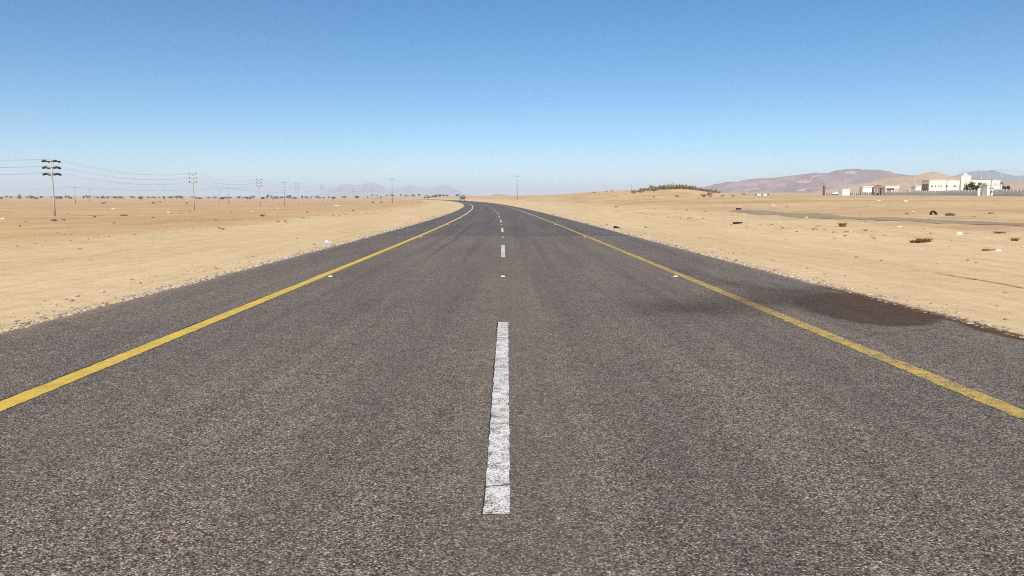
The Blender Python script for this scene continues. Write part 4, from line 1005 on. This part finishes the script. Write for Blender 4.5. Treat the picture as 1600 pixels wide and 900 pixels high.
# ------------------------------------------------------------------ oncoming truck
d = 385; x = road_x(d) - 1.9; e = empty('truck', (x, d, road_z(d)), math.atan(.0117 + 2.8e-4 * (d - 25)))
b = MB(); b.rbox((0, 5.2, 2.05), (2.5, 6.6, 2.5), .06); b.build('cargo_box', M['truck_box'], e)
b = MB(); b.rbox((0, 1.0, 1.75), (2.42, 2.0, 2.5), .16); cab = b.build('cab', M['truck_body'], e)
b = MB(); b.rbox((0, -.02, 2.15), (2.05, .08, .95), .03); b.build('windscreen', simple('truck_windscreen', (.09, .11, .11), .12, .1, 2., spec=.8), cab)
b = MB(); b.box((0, -.03, 1.28), (2.2, .08, .62)); b.build('grille', M['dark_int'], cab)
b = MB(); b.rbox((0, -.08, .78), (2.4, .25, .42), .06); b.build('bumper', M['chrome'], e)
b = MB(); b.rbox((0, .9, 3.12), (2.1, 1.5, .32), .1); b.build('sun_visor', M['dull_pole'], cab)
for sx in (-.95, .95): b = MB(); b.rbox((sx, -.2, .86), (.34, .1, .2), .03); b.build('headlight', M['headlamp'], e)
for sx in (-1.38, 1.38): b = MB(); b.rbox((sx, .1, 2.2), (.22, .12, .55), .04); b.build('mirror', M['dark_int'], cab)
for sx in (-1.02, 1.02):
    for y in (1.1, 5.8, 7.1): b = MB(); b.tube([(sx - .15, y, .5), (sx + .15, y, .5)], .5, 18); b.build('wheel', M['rubber'], e)
b = MB(); b.box((0, 4.4, .72), (.9, 7.6, .25)); b.build('chassis', M['dark_int'], e)
tag(e, 'grey green truck driving towards the camera at the road bend', 'truck')

# ------------------------------------------------------------------ air
HAZE = 1.15e-4
me = bpy.data.meshes.new('haze'); zb = -14 - 12.; zb = min(v.co.z for o_ in COL.objects if o_.type == 'MESH' for v in o_.data.vertices) - 1.
b = MB(); x_, y0_, y1_, zt_ = 30500., -600., 30500., 345.
b.box((0, (y0_ + y1_) / 2, (zb + zt_) / 2), (2 * x_, y1_ - y0_, zt_ - zb)); 
mt = bpy.data.materials.new('desert_haze'); mt.use_nodes = True; nt = mt.node_tree; nt.nodes.clear()
vo = nt.nodes.new('ShaderNodeVolumePrincipled'); vo.inputs['Color'].default_value = (.74, .86, 1, 1); vo.inputs['Density'].default_value = HAZE; vo.inputs['Anisotropy'].default_value = .0; vo.inputs['Density Attribute'].default_value = ''
ou = nt.nodes.new('ShaderNodeOutputMaterial'); nt.links.new(vo.outputs[0], ou.inputs['Volume'])
try: mt.cycles.homogeneous_volume = True
except Exception: pass
o = b.build('haze', mt); o['kind'] = 'stuff'

# ------------------------------------------------------------------ light
EL, AZ = R(42), R(189)      # sun behind the camera, towards the power pole side
W = bpy.data.worlds.new('World'); S.world = W; W.use_nodes = True; nt = W.node_tree
bg = nt.nodes['Background']; sk = nt.nodes.new('ShaderNodeTexSky'); sk.sky_type = 'NISHITA'; sk.sun_disc = False
sk.sun_elevation = EL; sk.sun_rotation = AZ; sk.altitude = 3000; sk.air_density = 1.0; sk.dust_density = 0.; sk.ozone_density = 3.
hs = nt.nodes.new('ShaderNodeHueSaturation'); hs.inputs['Saturation'].default_value = 1.3; hs.inputs['Hue'].default_value = .493
nt.links.new(sk.outputs[0], hs.inputs['Color']); nt.links.new(hs.outputs[0], bg.inputs[0]); bg.inputs[1].default_value = .079
L = bpy.data.lights.new('sun', 'SUN'); L.energy = 4.0; L.angle = R(.53); L.color = (1, .92, .80)
so = bpy.data.objects.new('sun', L); COL.objects.link(so); so.location = (-40, -90, 90)
to = Vector((math.sin(AZ) * math.cos(EL), math.cos(AZ) * math.cos(EL), math.sin(EL)))
so.rotation_euler = to.to_track_quat('Z', 'Y').to_euler()

# ------------------------------------------------------------------ camera
c = bpy.data.cameras.new('camera'); c.lens = 27.0; c.sensor_width = 36.0; c.clip_start = .05; c.clip_end = 90000
co = bpy.data.objects.new('camera', c); COL.objects.link(co); co.location = CAM; co.rotation_euler = (math.pi / 2 - PITCH, 0, 0); S.camera = co
S.view_settings.view_transform = 'Standard'; S.view_settings.look = 'None'; S.view_settings.gamma = 1; S.view_settings.use_curve_mapping = False
S.view_settings.exposure = 0.56
S.render.engine = 'CYCLES'
S.cycles.max_bounces = 6; S.cycles.diffuse_bounces = 3; S.cycles.transparent_max_bounces = 12; S.cycles.volume_bounces = 1
S.cycles.use_denoising = False; S.cycles.use_adaptive_sampling = False
S.cycles.pixel_filter_type = 'BLACKMAN_HARRIS'; S.cycles.filter_width = 1.05
S.render.film_transparent = False
